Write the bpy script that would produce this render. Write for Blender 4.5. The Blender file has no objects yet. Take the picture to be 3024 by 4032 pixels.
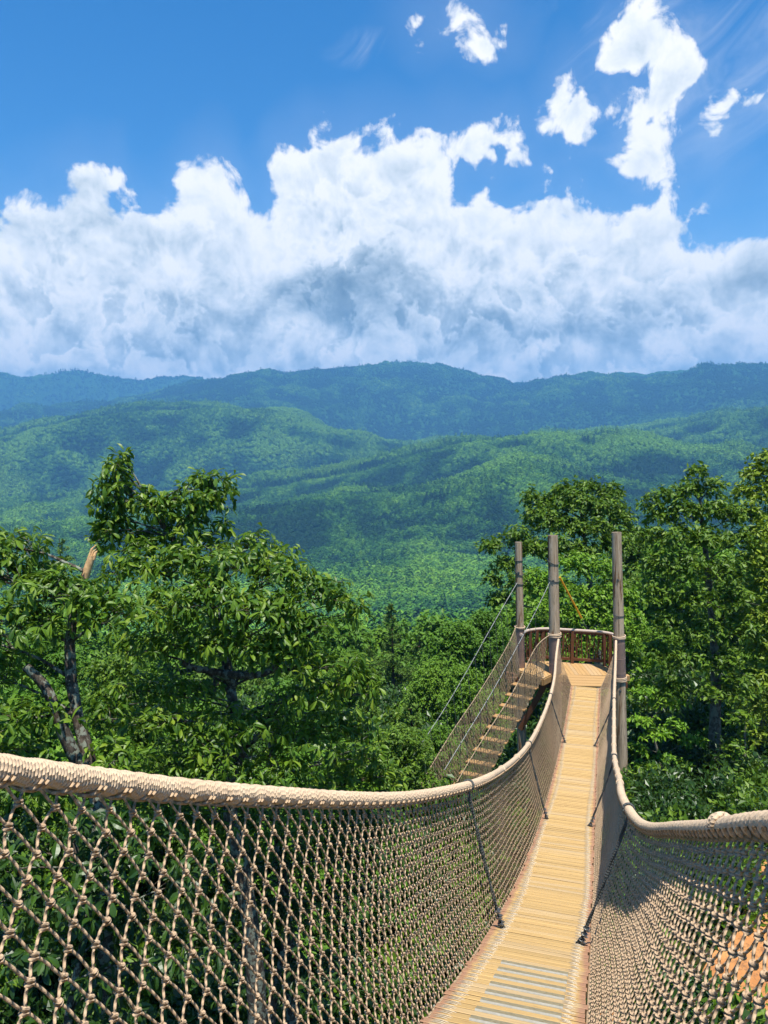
import bpy, math, random
import numpy as np
from math import radians, pi, sin, cos
rng = np.random.default_rng(7)
random.seed(7)
sc = bpy.context.scene
COL = sc.collection

# ------------------------------------------------------------------ camera and frame
FPX = 2912.0                                    # focal length in photograph pixels (3024 x 4032)
PITCH, ROLL, TH = radians(6), radians(-1), radians(17)
def ray(u, v):
    x = (np.asarray(u, float) - 1512) / FPX; y = -(np.asarray(v, float) - 2016) / FPX; z = np.ones_like(x)
    x, y = x * cos(ROLL) - y * sin(ROLL), x * sin(ROLL) + y * cos(ROLL)
    Y = z * cos(PITCH) + y * sin(PITCH); Z = y * cos(PITCH) - z * sin(PITCH)
    return np.stack([x, Y, Z], -1)
K = 3024 / 1659.0
def at(xd, yd, depth):                          # a point of the surveyed place: bearing + distance
    return ray(xd * K, yd * K) * depth
BV = np.array([sin(TH), cos(TH), 0.0]); NV = np.array([cos(TH), -sin(TH), 0.0]); UP = np.array([0, 0, 1.0])
def W(s, n, z):                                 # bridge frame: along, across, up
    s, n, z = np.broadcast_arrays(np.asarray(s, float), np.asarray(n, float), np.asarray(z, float))
    return s[..., None] * BV + n[..., None] * NV + z[..., None] * UP

cam = bpy.data.cameras.new('camera'); co = bpy.data.objects.new('camera', cam); COL.objects.link(co)
cam.sensor_fit = 'VERTICAL'; cam.sensor_height = 36; cam.sensor_width = 27; cam.lens = 36 * FPX / 4032
cam.clip_start = 0.05; cam.clip_end = 40000
from mathutils import Matrix, Vector
def axis(a): return Vector(a)
rx = ray(1512 + FPX, 2016) - ray(1512, 2016); ry = ray(1512, 2016 - FPX) - ray(1512, 2016); rz = -ray(1512, 2016)
M = Matrix(((rx[0], ry[0], rz[0]), (rx[1], ry[1], rz[1]), (rx[2], ry[2], rz[2])))
co.matrix_world = M.to_4x4(); sc.camera = co
sc.view_settings.view_transform = 'Standard'; sc.view_settings.look = 'None'
sc.view_settings.exposure = 0.75; sc.view_settings.gamma = 1.0
cy = sc.cycles
cy.use_denoising = True; cy.max_bounces = 5; cy.diffuse_bounces = 2; cy.glossy_bounces = 2; cy.transmission_bounces = 3
cy.transparent_max_bounces = 4; cy.volume_bounces = 0; cy.caustics_reflective = False; cy.caustics_refractive = False
cy.use_adaptive_sampling = True; cy.adaptive_threshold = 0.015
cy.sample_clamp_indirect = 4

# ------------------------------------------------------------------ node helpers
class V:
    def __init__(s, nt, sock): s.nt = nt; s.k = sock
    def _m(s, op, o=None, c=None, clamp=False):
        n = s.nt.nodes.new('ShaderNodeMath'); n.operation = op; n.use_clamp = clamp
        for i, q in enumerate((s, o, c)):
            if q is None: continue
            if isinstance(q, V): s.nt.links.new(q.k, n.inputs[i])
            else: n.inputs[i].default_value = q
        return V(s.nt, n.outputs[0])
    def __add__(s, o): return s._m('ADD', o)
    __radd__ = __add__
    def __mul__(s, o): return s._m('MULTIPLY', o)
    __rmul__ = __mul__
    def __sub__(s, o): return s._m('SUBTRACT', o)
    def __rsub__(s, o): return (s * -1.0) + o
    def __truediv__(s, o): return s._m('DIVIDE', o)
    def max(s, o): return s._m('MAXIMUM', o)
    def min(s, o): return s._m('MINIMUM', o)
    def pow(s, o): return s._m('POWER', o)
    def sqrt(s): return s._m('SQRT')
    def sin(s): return s._m('SINE')
    def abs(s): return s._m('ABSOLUTE')
    def fract(s): return s._m('FRACT')
    def clamp(s): return s._m('ADD', 0.0, clamp=True)
    def ss(s, a, b):
        n = s.nt.nodes.new('ShaderNodeMapRange'); n.interpolation_type = 'SMOOTHSTEP'
        s.nt.links.new(s.k, n.inputs['Value']); n.inputs['From Min'].default_value = a; n.inputs['From Max'].default_value = b
        return V(s.nt, n.outputs[0])
def node(nt, typ, **kw):
    n = nt.nodes.new(typ)
    for k, v in kw.items():
        if hasattr(n, k): setattr(n, k, v)
        else: n.inputs[k].default_value = v
    return n
def link(nt, a, b): nt.links.new(a.k if isinstance(a, V) else a, b)
def combine(nt, x, y, z=0.0):
    n = nt.nodes.new('ShaderNodeCombineXYZ')
    for i, q in enumerate((x, y, z)):
        if isinstance(q, V): nt.links.new(q.k, n.inputs[i])
        else: n.inputs[i].default_value = q
    return n.outputs[0]
def noise(nt, vec, scale, detail=4, rough=0.55, dist=0.0, dim='3D', col=False, lac=2.0):
    n = node(nt, 'ShaderNodeTexNoise', noise_dimensions=dim)
    n.inputs['Scale'].default_value = scale; n.inputs['Detail'].default_value = detail
    n.inputs['Roughness'].default_value = rough; n.inputs['Distortion'].default_value = dist; n.inputs['Lacunarity'].default_value = lac
    if vec is not None: link(nt, vec, n.inputs['Vector'])
    return n.outputs['Color'] if col else V(nt, n.outputs[0])
def mix(nt, f, a, b):
    n = nt.nodes.new('ShaderNodeMix'); n.data_type = 'RGBA'
    if isinstance(f, V): nt.links.new(f.k, n.inputs[0])
    else: n.inputs[0].default_value = f
    for i, q in ((6, a), (7, b)):
        if isinstance(q, (tuple, list)): n.inputs[i].default_value = (*q, 1)
        else: nt.links.new(q, n.inputs[i])
    return n.outputs[2]
def material(name):
    m = bpy.data.materials.new(name); m.use_nodes = True
    nt = m.node_tree; b = nt.nodes['Principled BSDF']
    return m, nt, b
def bump(nt, b, h, strength, dist=0.01):
    n = node(nt, 'ShaderNodeBump'); n.inputs['Strength'].default_value = strength; n.inputs['Distance'].default_value = dist
    link(nt, h, n.inputs['Height']); nt.links.new(n.outputs[0], b.inputs['Normal'])
def uvxy(nt):
    t = nt.nodes.new('ShaderNodeUVMap'); s = nt.nodes.new('ShaderNodeSeparateXYZ'); nt.links.new(t.outputs[0], s.inputs[0])
    return V(nt, s.outputs[0]), V(nt, s.outputs[1])
def island(nt):
    g = nt.nodes.new('ShaderNodeNewGeometry'); return V(nt, g.outputs['Random Per Island'])
def objrand(nt):
    g = nt.nodes.new('ShaderNodeObjectInfo'); return V(nt, g.outputs['Random'])
def position(nt):
    g = nt.nodes.new('ShaderNodeNewGeometry'); return g.outputs['Position']

# ------------------------------------------------------------------ materials
def mat_rope(name, c1, c2, pitch=0.03, strands=3.0, strength=0.9):
    m, nt, b = material(name)
    u, v = uvxy(nt)
    tw = (u * strands + v * (1.0 / pitch)).fract() * 2.0 - 1.0
    h = 1.0 - tw * tw
    n1 = noise(nt, position(nt), 7, 4, 0.6); n2 = noise(nt, position(nt), 160, 2, 0.6)
    f = (n1 * 0.9 + n2 * 0.5 - 0.2).clamp()
    c = mix(nt, f, c1, c2)
    nt.links.new(c, b.inputs['Base Color']); b.inputs['Roughness'].default_value = 0.85
    b.inputs['Specular IOR Level'].default_value = 0.2
    bump(nt, b, h + n2 * 0.25, strength, pitch * 0.35)
    return m
ROPE = mat_rope('rope', (0.37, 0.24, 0.14), (0.62, 0.455, 0.285), 0.034, 1.0, 1.0)
WRAP = mat_rope('wrapped_rope', (0.47, 0.325, 0.205), (0.70, 0.54, 0.36), 0.02, 1.0, 0.5)
THIN = mat_rope('stair_rope', (0.24, 0.17, 0.10), (0.46, 0.35, 0.22), 0.03, 1.0, 0.5)
CABLE = mat_rope('steel_cable', (0.045, 0.05, 0.048), (0.10, 0.11, 0.105), 0.03, 1.0, 0.5)
def mat_simple(name, c, rough=0.5, metal=0.0, vary=0.15, scale=8, spec=0.5):
    m, nt, b = material(name)
    n1 = noise(nt, position(nt), scale, 5, 0.65)
    lo = tuple(q * (1 - vary) for q in c); hi = tuple(min(1, q * (1 + vary)) for q in c)
    nt.links.new(mix(nt, n1.ss(0.3, 0.7), lo, hi), b.inputs['Base Color'])
    b.inputs['Roughness'].default_value = rough; b.inputs['Metallic'].default_value = metal; b.inputs['Specular IOR Level'].default_value = spec
    return m
CLAMP = mat_simple('galvanised_clamp', (0.16, 0.17, 0.17), 0.4, 0.7, 0.3, 60)
GALV = mat_simple('galvanised_cable', (0.26, 0.27, 0.25), 0.55, 0.2, 0.25, 20)
STRIP = mat_simple('nosing_metal', (0.25, 0.205, 0.115), 0.6, 0.0, 0.2, 30)
NOSE = mat_simple('nosing_edge', (0.34, 0.32, 0.26), 0.45, 0.1, 0.1, 30)
STAPLE = mat_simple('staple_metal', (0.42, 0.37, 0.285), 0.35, 0.2, 0.2, 40)
YELLOW = mat_simple('yellow_plastic', (0.85, 0.40, 0.02), 0.5, 0, 0.08, 8)
def mat_wood(name, c1, c2, dark, edge=None, grain=30.0, rough=0.7, dirt=0.42):
    m, nt, b = material(name)
    u, v = uvxy(nt)                             # u along the board, v across it
    r = island(nt)
    vec = combine(nt, u * 1.2 + r * 37.0, v * grain, r * 11.0)
    g = noise(nt, vec, 1.0, 5, 0.6, 0.4)
    g2 = noise(nt, combine(nt, u * 6.0 + r * 17.0, v * 12.0, r * 5.0), 1.0, 3, 0.6)
    c = mix(nt, g.ss(0.28, 0.72), c1, c2)
    c = mix(nt, (r * 1.7).fract() * 0.6, c, tuple(q * 0.66 for q in c2))
    c = mix(nt, (r * 5.3).fract().ss(.6, 1.0) * 0.35, c, (0.50, 0.40, 0.27) if c2[0] > .45 else c2)
    kn = noise(nt, combine(nt, u * 9.0 + r * 71.0, v * 22.0, r * 3.0), 1.0, 1, .5)
    c = mix(nt, kn.ss(.74, .80) * .8, c, dark)
    c = mix(nt, g2.ss(0.58, 0.75) * dirt, c, dark)
    if edge is not None:
        e, w0, w1 = edge
        a = (u - 0.0).abs().ss(w0, w1) * (0.55 + g2 * 0.6)
        c = mix(nt, a.clamp(), c, e)
    nt.links.new(c, b.inputs['Base Color'])
    b.inputs['Roughness'].default_value = rough; b.inputs['Specular IOR Level'].default_value = 0.3
    bump(nt, b, g, 0.25, 0.004)
    return m
DECK = mat_wood('deck_board', (0.45, 0.285, 0.105), (0.58, 0.38, 0.15), (0.20, 0.11, 0.045), ((0.33, 0.165, 0.10), 0.415, 0.475))
DECKSIDE = mat_wood('board_edge', (0.055, 0.030, 0.014), (0.085, 0.048, 0.022), (0.03, 0.018, 0.01))  # board sides coloured nearly black to draw the shade in the gaps
PLAT = mat_wood('platform_board', (0.44, 0.26, 0.10), (0.54, 0.33, 0.135), (0.30, 0.17, 0.07))
STAIN = mat_wood('stained_timber', (0.12, 0.048, 0.021), (0.185, 0.075, 0.032), (0.06, 0.02, 0.01))
TREAD = mat_wood('tread_board', (0.40, 0.22, 0.085), (0.50, 0.295, 0.12), (0.22, 0.12, 0.05))
CAPW = mat_wood('rail_cap_wood', (0.52, 0.40, 0.30), (0.62, 0.50, 0.40), (0.35, 0.22, 0.14))
def mat_pole():
    m, nt, b = material('weathered_pole')
    u, v = uvxy(nt)
    P = position(nt)
    sx = nt.nodes.new('ShaderNodeVectorMath'); sx.operation = 'MULTIPLY'; nt.links.new(P, sx.inputs[0]); sx.inputs[1].default_value = (14, 14, 0.7)
    g = noise(nt, sx.outputs[0], 1.0, 5, 0.65, 0.6)
    sy = nt.nodes.new('ShaderNodeVectorMath'); sy.operation = 'MULTIPLY'; nt.links.new(P, sy.inputs[0]); sy.inputs[1].default_value = (5, 5, 0.45)
    st = noise(nt, sy.outputs[0], 1.0, 4, 0.6, 0.8)
    c = mix(nt, g.ss(0.3, 0.7), (0.31, 0.225, 0.14), (0.54, 0.425, 0.29))
    c = mix(nt, st.ss(0.52, 0.60) * 0.9, c, (0.17, 0.085, 0.035))
    cr = noise(nt, combine(nt, u * 16.0, v * 0.35, 0.0), 1.0, 4, 0.6)
    crk = 1.0 - ((cr - 0.5).abs()).ss(0.0, 0.018)
    c = mix(nt, crk * 0.7, c, (0.05, 0.035, 0.025))
    nt.links.new(c, b.inputs['Base Color']); b.inputs['Roughness'].default_value = 0.85; b.inputs['Specular IOR Level'].default_value = 0.2
    bump(nt, b, g - crk * 0.5, 0.4, 0.02)
    return m
POLE = mat_pole()
POLEWRAP = mat_rope('pole_wrap', (0.30, 0.19, 0.14), (0.44, 0.30, 0.225), 10.0, 0.0, 0.2)
def mat_bark(name, c1, c2, lichen=0.0, scale=9):
    m, nt, b = material(name)
    P = position(nt)
    sx = nt.nodes.new('ShaderNodeVectorMath'); sx.operation = 'MULTIPLY'; nt.links.new(P, sx.inputs[0]); sx.inputs[1].default_value = (1, 1, 0.4)
    g = noise(nt, sx.outputs[0], scale * 2.2, 5, 0.7, 0.5)
    c = mix(nt, g.ss(0.35, 0.65), c1, c2)
    if lichen:
        l = noise(nt, P, scale * 1.1, 4, 0.65)
        c = mix(nt, l.ss(0.50, 0.56) * lichen, c, (0.24, 0.265, 0.20))
    nt.links.new(c, b.inputs['Base Color']); b.inputs['Roughness'].default_value = 0.9; b.inputs['Specular IOR Level'].default_value = 0.15
    bump(nt, b, g, 0.8, 0.02)
    return m
BARK = mat_bark('oak_bark', (0.035, 0.027, 0.02), (0.12, 0.095, 0.07), 0.8)
BARK2 = mat_bark('grey_bark', (0.06, 0.05, 0.038), (0.18, 0.155, 0.115), 0.5, 5)
PBARK = mat_bark('pine_bark', (0.05, 0.028, 0.018), (0.13, 0.08, 0.05), 0.1, 6)
RAW = mat_simple('raw_broken_wood', (0.55, 0.34, 0.16), 0.8, 0, 0.3, 20, 0.2)
def mat_leaf(name, cols, gloss=0.45, spec=0.4, trans=0.25, per_obj=0.0, patch=0.0, rough=None):
    m, nt, b = material(name)
    r = island(nt)
    n1 = noise(nt, position(nt), 0.9, 3, 0.6)
    f = (r * 0.75 + n1 * 0.6 - 0.2).clamp()
    ramp = nt.nodes.new('ShaderNodeValToRGB'); e = ramp.color_ramp.elements
    e[0].color = (*cols[0], 1); e[1].color = (*cols[-1], 1)
    for i, c in enumerate(cols[1:-1]):
        q = e.new((i + 1) / (len(cols) - 1)); q.color = (*c, 1)
    if per_obj: f = (f * (1 - per_obj) + objrand(nt) * per_obj).clamp()
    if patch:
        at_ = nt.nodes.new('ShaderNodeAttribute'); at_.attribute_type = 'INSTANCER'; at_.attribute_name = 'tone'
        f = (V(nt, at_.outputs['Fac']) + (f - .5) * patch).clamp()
    link(nt, f, ramp.inputs[0])
    c = ramp.outputs[0]
    nt.links.new(c, b.inputs['Base Color']); b.inputs['Roughness'].default_value = gloss; b.inputs['Specular IOR Level'].default_value = spec
    if trans:
        t = nt.nodes.new('ShaderNodeBsdfTranslucent'); mx = nt.nodes.new('ShaderNodeMixShader'); mx.inputs[0].default_value = trans
        tc = mix(nt, 0.5, c, (0.16, 0.26, 0.02)); nt.links.new(tc, t.inputs[0])
        out = nt.nodes['Material Output']
        nt.links.new(b.outputs[0], mx.inputs[1]); nt.links.new(t.outputs[0], mx.inputs[2]); nt.links.new(mx.outputs[0], out.inputs[0])
    return m
OAKLEAF = mat_leaf('chestnut_oak_leaf', [(0.032, 0.09, 0.007), (0.075, 0.165, 0.010), (0.15, 0.265, 0.018), (0.28, 0.37, 0.03)], 0.44, 0.42, 0.36)
BROAD = mat_leaf('broad_leaf', [(0.045, 0.105, 0.007), (0.10, 0.195, 0.012), (0.20, 0.305, 0.022)], 0.5, 0.35, 0.28)
MAPLE = mat_leaf('maple_leaf', [(0.09, 0.22, 0.010), (0.16, 0.32, 0.016), (0.25, 0.40, 0.03)], 0.5, 0.35, 0.32)
YELLOWG = mat_leaf('yellow_green_leaf', [(0.09, 0.155, 0.008), (0.19, 0.285, 0.016), (0.32, 0.41, 0.03)], 0.5, 0.35, 0.3)
MIDLEAF = mat_leaf('hillside_leaf', [(0.055, 0.145, 0.010), (0.105, 0.23, 0.016), (0.18, 0.31, 0.024)], 0.55, 0.3, 0.25, 0.55)
SHADELEAF = mat_leaf('shaded_leaf', [(0.012, 0.038, 0.006), (0.026, 0.068, 0.008), (0.055, 0.12, 0.012)], 0.4, 0.4, 0.15)  # leaf green darkened to stand in for understorey shade
NEEDLE = mat_leaf('pine_needle', [(0.055, 0.12, 0.018), (0.10, 0.185, 0.025), (0.16, 0.25, 0.035)], 0.55, 0.25, 0.2, 0.3)
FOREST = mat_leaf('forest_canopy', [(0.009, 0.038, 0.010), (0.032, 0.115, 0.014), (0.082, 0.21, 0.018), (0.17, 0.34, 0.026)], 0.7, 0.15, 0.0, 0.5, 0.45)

# ------------------------------------------------------------------ mesh helpers
class MB:
    def __init__(s): s.v = []; s.f = []; s.uv = []; s.mi = []; s.n = 0; s.sm = []
    def add(s, verts, faces, uv=None, mi=0, smooth=False):
        verts = np.asarray(verts, float).reshape(-1, 3); faces = np.asarray(faces, int)
        if len(faces) == 0: return
        s.v.append(verts); s.f.append(faces + s.n)
        s.uv.append(np.zeros((faces.size, 2)) if uv is None else np.asarray(uv, float).reshape(-1, 2))
        s.mi.append(np.full(len(faces), mi)); s.sm.append(np.full(len(faces), smooth)); s.n += len(verts)
    def build(s, name, mats, parent=None):
        me = bpy.data.meshes.new(name)
        v = np.concatenate(s.v) if s.v else np.zeros((0, 3))
        if parent is not None: v = v - np.array(parent['_o'])
        me.vertices.add(len(v)); me.vertices.foreach_set('co', v.astype(np.float32).ravel())
        lv = np.concatenate([f.ravel() for f in s.f]); lt = np.concatenate([np.full(len(f), f.shape[1]) for f in s.f])
        ls = np.concatenate([[0], np.cumsum(lt)[:-1]])
        me.loops.add(len(lv)); me.loops.foreach_set('vertex_index', lv.astype(np.int32))
        me.polygons.add(len(lt)); me.polygons.foreach_set('loop_start', ls.astype(np.int32))
        me.polygons.foreach_set('material_index', np.concatenate(s.mi).astype(np.int32))
        me.polygons.foreach_set('use_smooth', np.concatenate(s.sm))
        ul = me.uv_layers.new(name='UVMap'); ul.data.foreach_set('uv', np.concatenate(s.uv).astype(np.float32).ravel())
        me.update(calc_edges=True); me.validate()
        for m in (mats if isinstance(mats, (list, tuple)) else [mats]): me.materials.append(m)
        o = bpy.data.objects.new(name, me); COL.objects.link(o)
        if parent is not None: o.parent = parent
        return o
def empty(name, loc, label, cat, group=None):
    o = bpy.data.objects.new(name, None); COL.objects.link(o); o.location = tuple(loc); o.empty_display_size = 0.3
    o['label'] = label; o['category'] = cat; o['_o'] = [float(q) for q in loc]
    if group: o['group'] = group
    return o
def unit(a): return a / np.maximum(np.linalg.norm(a, axis=-1, keepdims=True), 1e-9)

def tubes(mb, P, Rr, sides=6, mi=0, smooth=True, cap=False, ref=None, vscale=1.0):
    """many tubes at once. P: (K,S,3) paths, Rr: scalar or (K,S) radii"""
    P = np.asarray(P, float)
    if P.ndim == 2: P = P[None]
    Kk, S, _ = P.shape
    Rr = np.broadcast_to(np.asarray(Rr, float), (Kk, S))
    T = unit(np.gradient(P, axis=1))
    if ref is None:
        ref = np.where(np.abs(T.mean(1, keepdims=True)[..., 2:3]) > 0.9 * np.linalg.norm(T.mean(1, keepdims=True), axis=-1, keepdims=True), np.array([1.0, 0, 0]), UP)
    A = unit(np.cross(T, np.broadcast_to(ref, T.shape))); B = np.cross(A, T)
    a = np.arange(sides) * 2 * pi / sides
    ring = A[:, :, None] * np.cos(a)[None, None, :, None] + B[:, :, None] * np.sin(a)[None, None, :, None]
    Vv = P[:, :, None] + ring * Rr[:, :, None, None]
    i = np.arange(S - 1)[:, None] * sides + np.arange(sides)[None]
    j = np.arange(S - 1)[:, None] * sides + (np.arange(sides)[None] + 1) % sides
    q = np.stack([i, j, j + sides, i + sides], -1).reshape(-1, 4)
    F = (q[None] + (np.arange(Kk) * S * sides)[:, None, None]).reshape(-1, 4)
    L = np.concatenate([np.zeros((Kk, 1)), np.cumsum(np.linalg.norm(np.diff(P, axis=1), axis=-1), 1)], 1) * vscale
    u0 = np.broadcast_to((np.arange(sides) / sides)[None, None], (Kk, S - 1, sides)); u1 = u0 + 1.0 / sides
    v0 = np.broadcast_to(L[:, :-1, None], u0.shape); v1 = np.broadcast_to(L[:, 1:, None], u0.shape)
    uv = np.stack([np.stack([u0, v0], -1), np.stack([u1, v0], -1), np.stack([u1, v1], -1), np.stack([u0, v1], -1)], -2)
    mb.add(Vv.reshape(-1, 3), F, uv.reshape(-1, 2), mi, smooth)
    if cap:
        for k in range(Kk):
            for e, flip in ((0, True), (S - 1, False)):
                ids = np.arange(sides); ids = ids[::-1] if flip else ids
                mb.add(Vv[k, e], [ids], np.zeros((sides, 2)), mi, False)
def box(mb, c, ax, ay, az, mi=0, chamfer=0.0, smi=None):
    """box centred at c with half-extent vectors; chamfered along its long edges by insetting"""
    c, ax, ay, az = (np.asarray(q, float) for q in (c, ax, ay, az))
    lx, ly, lz = (np.linalg.norm(q) for q in (ax, ay, az))
    if chamfer <= 0: chamfer = 0.06 * min(ly, lz)
    ex, ey, ez = ax / lx, ay / ly, az / lz
    prof = [(-ly, -lz + chamfer), (-ly + chamfer, -lz), (ly - chamfer, -lz), (ly, -lz + chamfer), (ly, lz - chamfer), (ly - chamfer, lz), (-ly + chamfer, lz), (-ly, lz - chamfer)]
    vs = []; 
    for sx in (-1, 1):
        for (p, q) in prof: vs.append(c + ex * lx * sx + ey * p + ez * q)
    fs = [[i, (i + 1) % 8, (i + 1) % 8 + 8, i + 8] for i in range(8)]
    vv = np.concatenate([[0], np.cumsum([math.dist(prof[i], prof[(i + 1) % 8]) for i in range(8)])])
    uv = []
    for i in range(8): uv += [(-lx, vv[i]), (-lx, vv[i + 1]), (lx, vv[i + 1]), (lx, vv[i])]
    vs = np.array(vs)
    mb.add(vs, fs, uv, mi)
    if smi is not None: mb.mi[-1] = np.array([mi, mi, mi, smi, mi, mi, mi, smi])
    # the two ends share the ring's vertices so that a board stays one island
    mb.v[-1] = vs; base = mb.n - 16
    mb.f.append(np.array([list(range(7, -1, -1)), list(range(8, 16))]) + base)
    mb.uv.append(np.array([(0.0 + 0.001 * k, 0) for k in range(16)])); mb.mi.append(np.full(2, mi)); mb.sm.append(np.full(2, False))
def spline(xk, yk):
    """natural cubic spline; yk may be (N,) or (N,D)"""
    xk = np.asarray(xk, float); yk = np.asarray(yk, float); one = yk.ndim == 1
    if one: yk = yk[:, None]
    n = len(xk); h = np.diff(xk); A = np.zeros((n, n)); Bq = np.zeros((n, yk.shape[1])); A[0, 0] = A[-1, -1] = 1
    for i in range(1, n - 1):
        A[i, i - 1] = h[i - 1]; A[i, i] = 2 * (h[i - 1] + h[i]); A[i, i + 1] = h[i]
        Bq[i] = 3 * ((yk[i + 1] - yk[i]) / h[i] - (yk[i] - yk[i - 1]) / h[i - 1])
    c = np.linalg.solve(A, Bq)
    def f(x):
        x = np.asarray(x, float); i = np.clip(np.searchsorted(xk, x) - 1, 0, n - 2); t = (x - xk[i])[..., None]
        hi = h[i][..., None]; b_ = (yk[i + 1] - yk[i]) / hi - hi * (2 * c[i] + c[i + 1]) / 3; d = (c[i + 1] - c[i]) / (3 * hi)
        r = yk[i] + b_ * t + c[i] * t * t + d * t ** 3
        return r[..., 0] if one else r
    return f
def blob_mesh(n_az=8, n_el=6):
    th_ = np.linspace(0, pi, n_el + 1); ph = np.arange(n_az) * 2 * pi / n_az
    v = np.stack([np.sin(th_)[:, None] * np.cos(ph), np.sin(th_)[:, None] * np.sin(ph), np.cos(th_)[:, None] + 0 * ph], -1).reshape(-1, 3)
    i = np.arange(n_el)[:, None] * n_az + np.arange(n_az)[None]; j = np.arange(n_el)[:, None] * n_az + (np.arange(n_az)[None] + 1) % n_az
    return v, np.stack([i, j, j + n_az, i + n_az], -1).reshape(-1, 4)[:, ::-1]
def scatter_mesh(mb, tv, tf, P, X, Y, Z, mi=0, smooth=False, uv=None):
    """copies of a template with per-copy axes (N,3) already scaled"""
    Vv = P[:, None] + tv[None, :, 0:1] * X[:, None] + tv[None, :, 1:2] * Y[:, None] + tv[None, :, 2:3] * Z[:, None]
    F = (np.asarray(tf)[None] + (np.arange(len(P)) * len(tv))[:, None, None]).reshape(-1, np.asarray(tf).shape[1])
    u = None if uv is None else np.tile(np.asarray(uv), (len(P), 1))
    mb.add(Vv.reshape(-1, 3), F, u, mi, smooth)

# numpy noise for the terrain
_perm = rng.permutation(512)
def vnoise(x, y):
    xi = np.floor(x).astype(int); yi = np.floor(y).astype(int); fx = x - xi; fy = y - yi
    u = fx ** 3 * (fx * (6 * fx - 15) + 10); v = fy ** 3 * (fy * (6 * fy - 15) + 10)
    def g(a, b_, dx, dy):
        h = _perm[(_perm[a & 511] + b_) & 511] * (2 * pi / 512); return np.cos(h) * dx + np.sin(h) * dy
    a = g(xi, yi, fx, fy); b_ = g(xi + 1, yi, fx - 1, fy); c = g(xi, yi + 1, fx, fy - 1); d = g(xi + 1, yi + 1, fx - 1, fy - 1)
    return (a * (1 - u) + b_ * u) * (1 - v) + (c * (1 - u) + d * u) * v
def fbm(x, y, o=5, r=0.5, ridged=False):
    t = 0; a = 1; s = 0
    for k in range(o):
        n = vnoise(x * 2 ** k + 17.3 * k, y * 2 ** k - 9.1 * k) * 1.4
        t = t + a * ((1 - 2 * np.abs(n)) if ridged else n); s += a; a *= r
    return t / s

# ------------------------------------------------------------------ the rope bridge
NC = -0.66                                      # centre line of the deck, HW half its width
HW = 0.5
_dz = np.array([5.29392063e-06, -3.49277731e-04, 1.92886819e-02, -6.59916396e-01, -1.28930129e+00])
def deckz(s): return np.polyval(_dz, s)
def deckn(s): return -0.60 - 0.10 * np.clip((np.asarray(s, float) - 4) / 14, 0, 1)
Lk = np.array([(-1.2, -2.02, .62), (0, -1.93, -.06), (.9, -1.84, -.55), (1.70, -1.742, -.981), (2.51, -1.642, -1.424), (3.19, -1.564, -1.775), (4.47, -1.453, -2.415),
               (5.87, -1.412, -3.058), (7.33, -1.372, -3.675), (9.59, -1.387, -4.569), (13.94, -1.418, -6.0), (17.155, -1.463, -6.799),
               (20.77, -1.513, -7.452), (23.845, -1.597, -7.787), (26.3, -1.70, -7.78), (27.15, -1.70, -7.60)])
Rk = np.array([(-1.2, .82, .60), (0, .74, -.04), (1.3, .64, -.66), (2.69, .535, -1.357), (3.6, .496, -1.869), (4.8, .435, -2.526), (6.66, .277, -3.474), (7.31, .222, -3.70),
               (10.18, .194, -4.794), (13.54, .164, -5.95), (17.0, .18, -6.80), (20.8, .213, -7.42), (24.0, .26, -7.76), (26.4, .30, -7.80), (27.55, .317, -7.63)])
fL = spline(Lk[:, 0], Lk[:, 1:]); fR = spline(Rk[:, 0], Rk[:, 1:])
def rail(side, s):
    q = (fL if side < 0 else fR)(s); return W(s, q[..., 0], q[..., 1])
RR = 0.0365
bridge = empty('rope_bridge', W(0, NC, deckz(0)), 'long sagging rope bridge with tan knotted net sides and a plank walkway', 'rope bridge')

def resample(f, a, b, step):
    t = np.linspace(a, b, 4000); p = f(t); L = np.concatenate([[0], np.cumsum(np.linalg.norm(np.diff(p, axis=0), axis=1))])
    n = max(2, int(L[-1] / step)); return np.interp(np.linspace(0, L[-1], n + 1), L, t), L[-1]

# deck boards
sd, _ = resample(lambda t: W(t, 0, deckz(t)), -1.2, 26.62, 0.1255)
mb = MB(); stp = MB()
strip_at = []
for i in range(len(sd) - 1):
    sm = (sd[i] + sd[i + 1]) / 2; c = W(sm, deckn(sm), deckz(sm))
    t = unit(W(sd[i + 1], 0, deckz(sd[i + 1])) - W(sd[i], 0, deckz(sd[i]))); up = np.cross(NV, t)
    pitch = np.linalg.norm(W(sd[i + 1], 0, deckz(sd[i + 1])) - W(sd[i], 0, deckz(sd[i])))
    gap = rng.uniform(.017, .024) if rng.random() > 0.1 else 0.034
    tl = rng.normal(0, 0.004); nvv = unit(NV + t * tl)
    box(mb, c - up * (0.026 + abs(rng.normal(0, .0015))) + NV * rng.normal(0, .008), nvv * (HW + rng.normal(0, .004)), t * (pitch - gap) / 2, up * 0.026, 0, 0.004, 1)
    for sgn in (-1, 1):
        off0 = sgn * (0.395 + 0.03 * math.sin(sm * 0.7 + sgn) + rng.normal(0, .005))
        m = 3
        ty = (np.arange(m) + 0.5) / m - 0.5
        cc = c[None] + t[None] * (ty[:, None] * (pitch - gap) * 0.92) + NV[None] * (off0 + ty[:, None] * -0.02 * sgn + rng.normal(0, .004, (m, 1)))
        hl = 0.05 + rng.normal(0, .006, (m, 1))
        xs = np.array([-1, -.5, 0, .5, 1.0])
        Pp = cc[:, None] + NV[None, None] * (hl[:, None] * xs[None, :, None]) + up[None, None] * (0.004 * (1 - xs[None, :, None] ** 2) + .0005)
        tubes(stp, Pp, np.array([.0006, .0022, .0028, .0022, .0006])[None], 5)
deck = mb.build('plank_deck', [DECK, DECKSIDE], bridge); deck['_o'] = bridge['_o']
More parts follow.
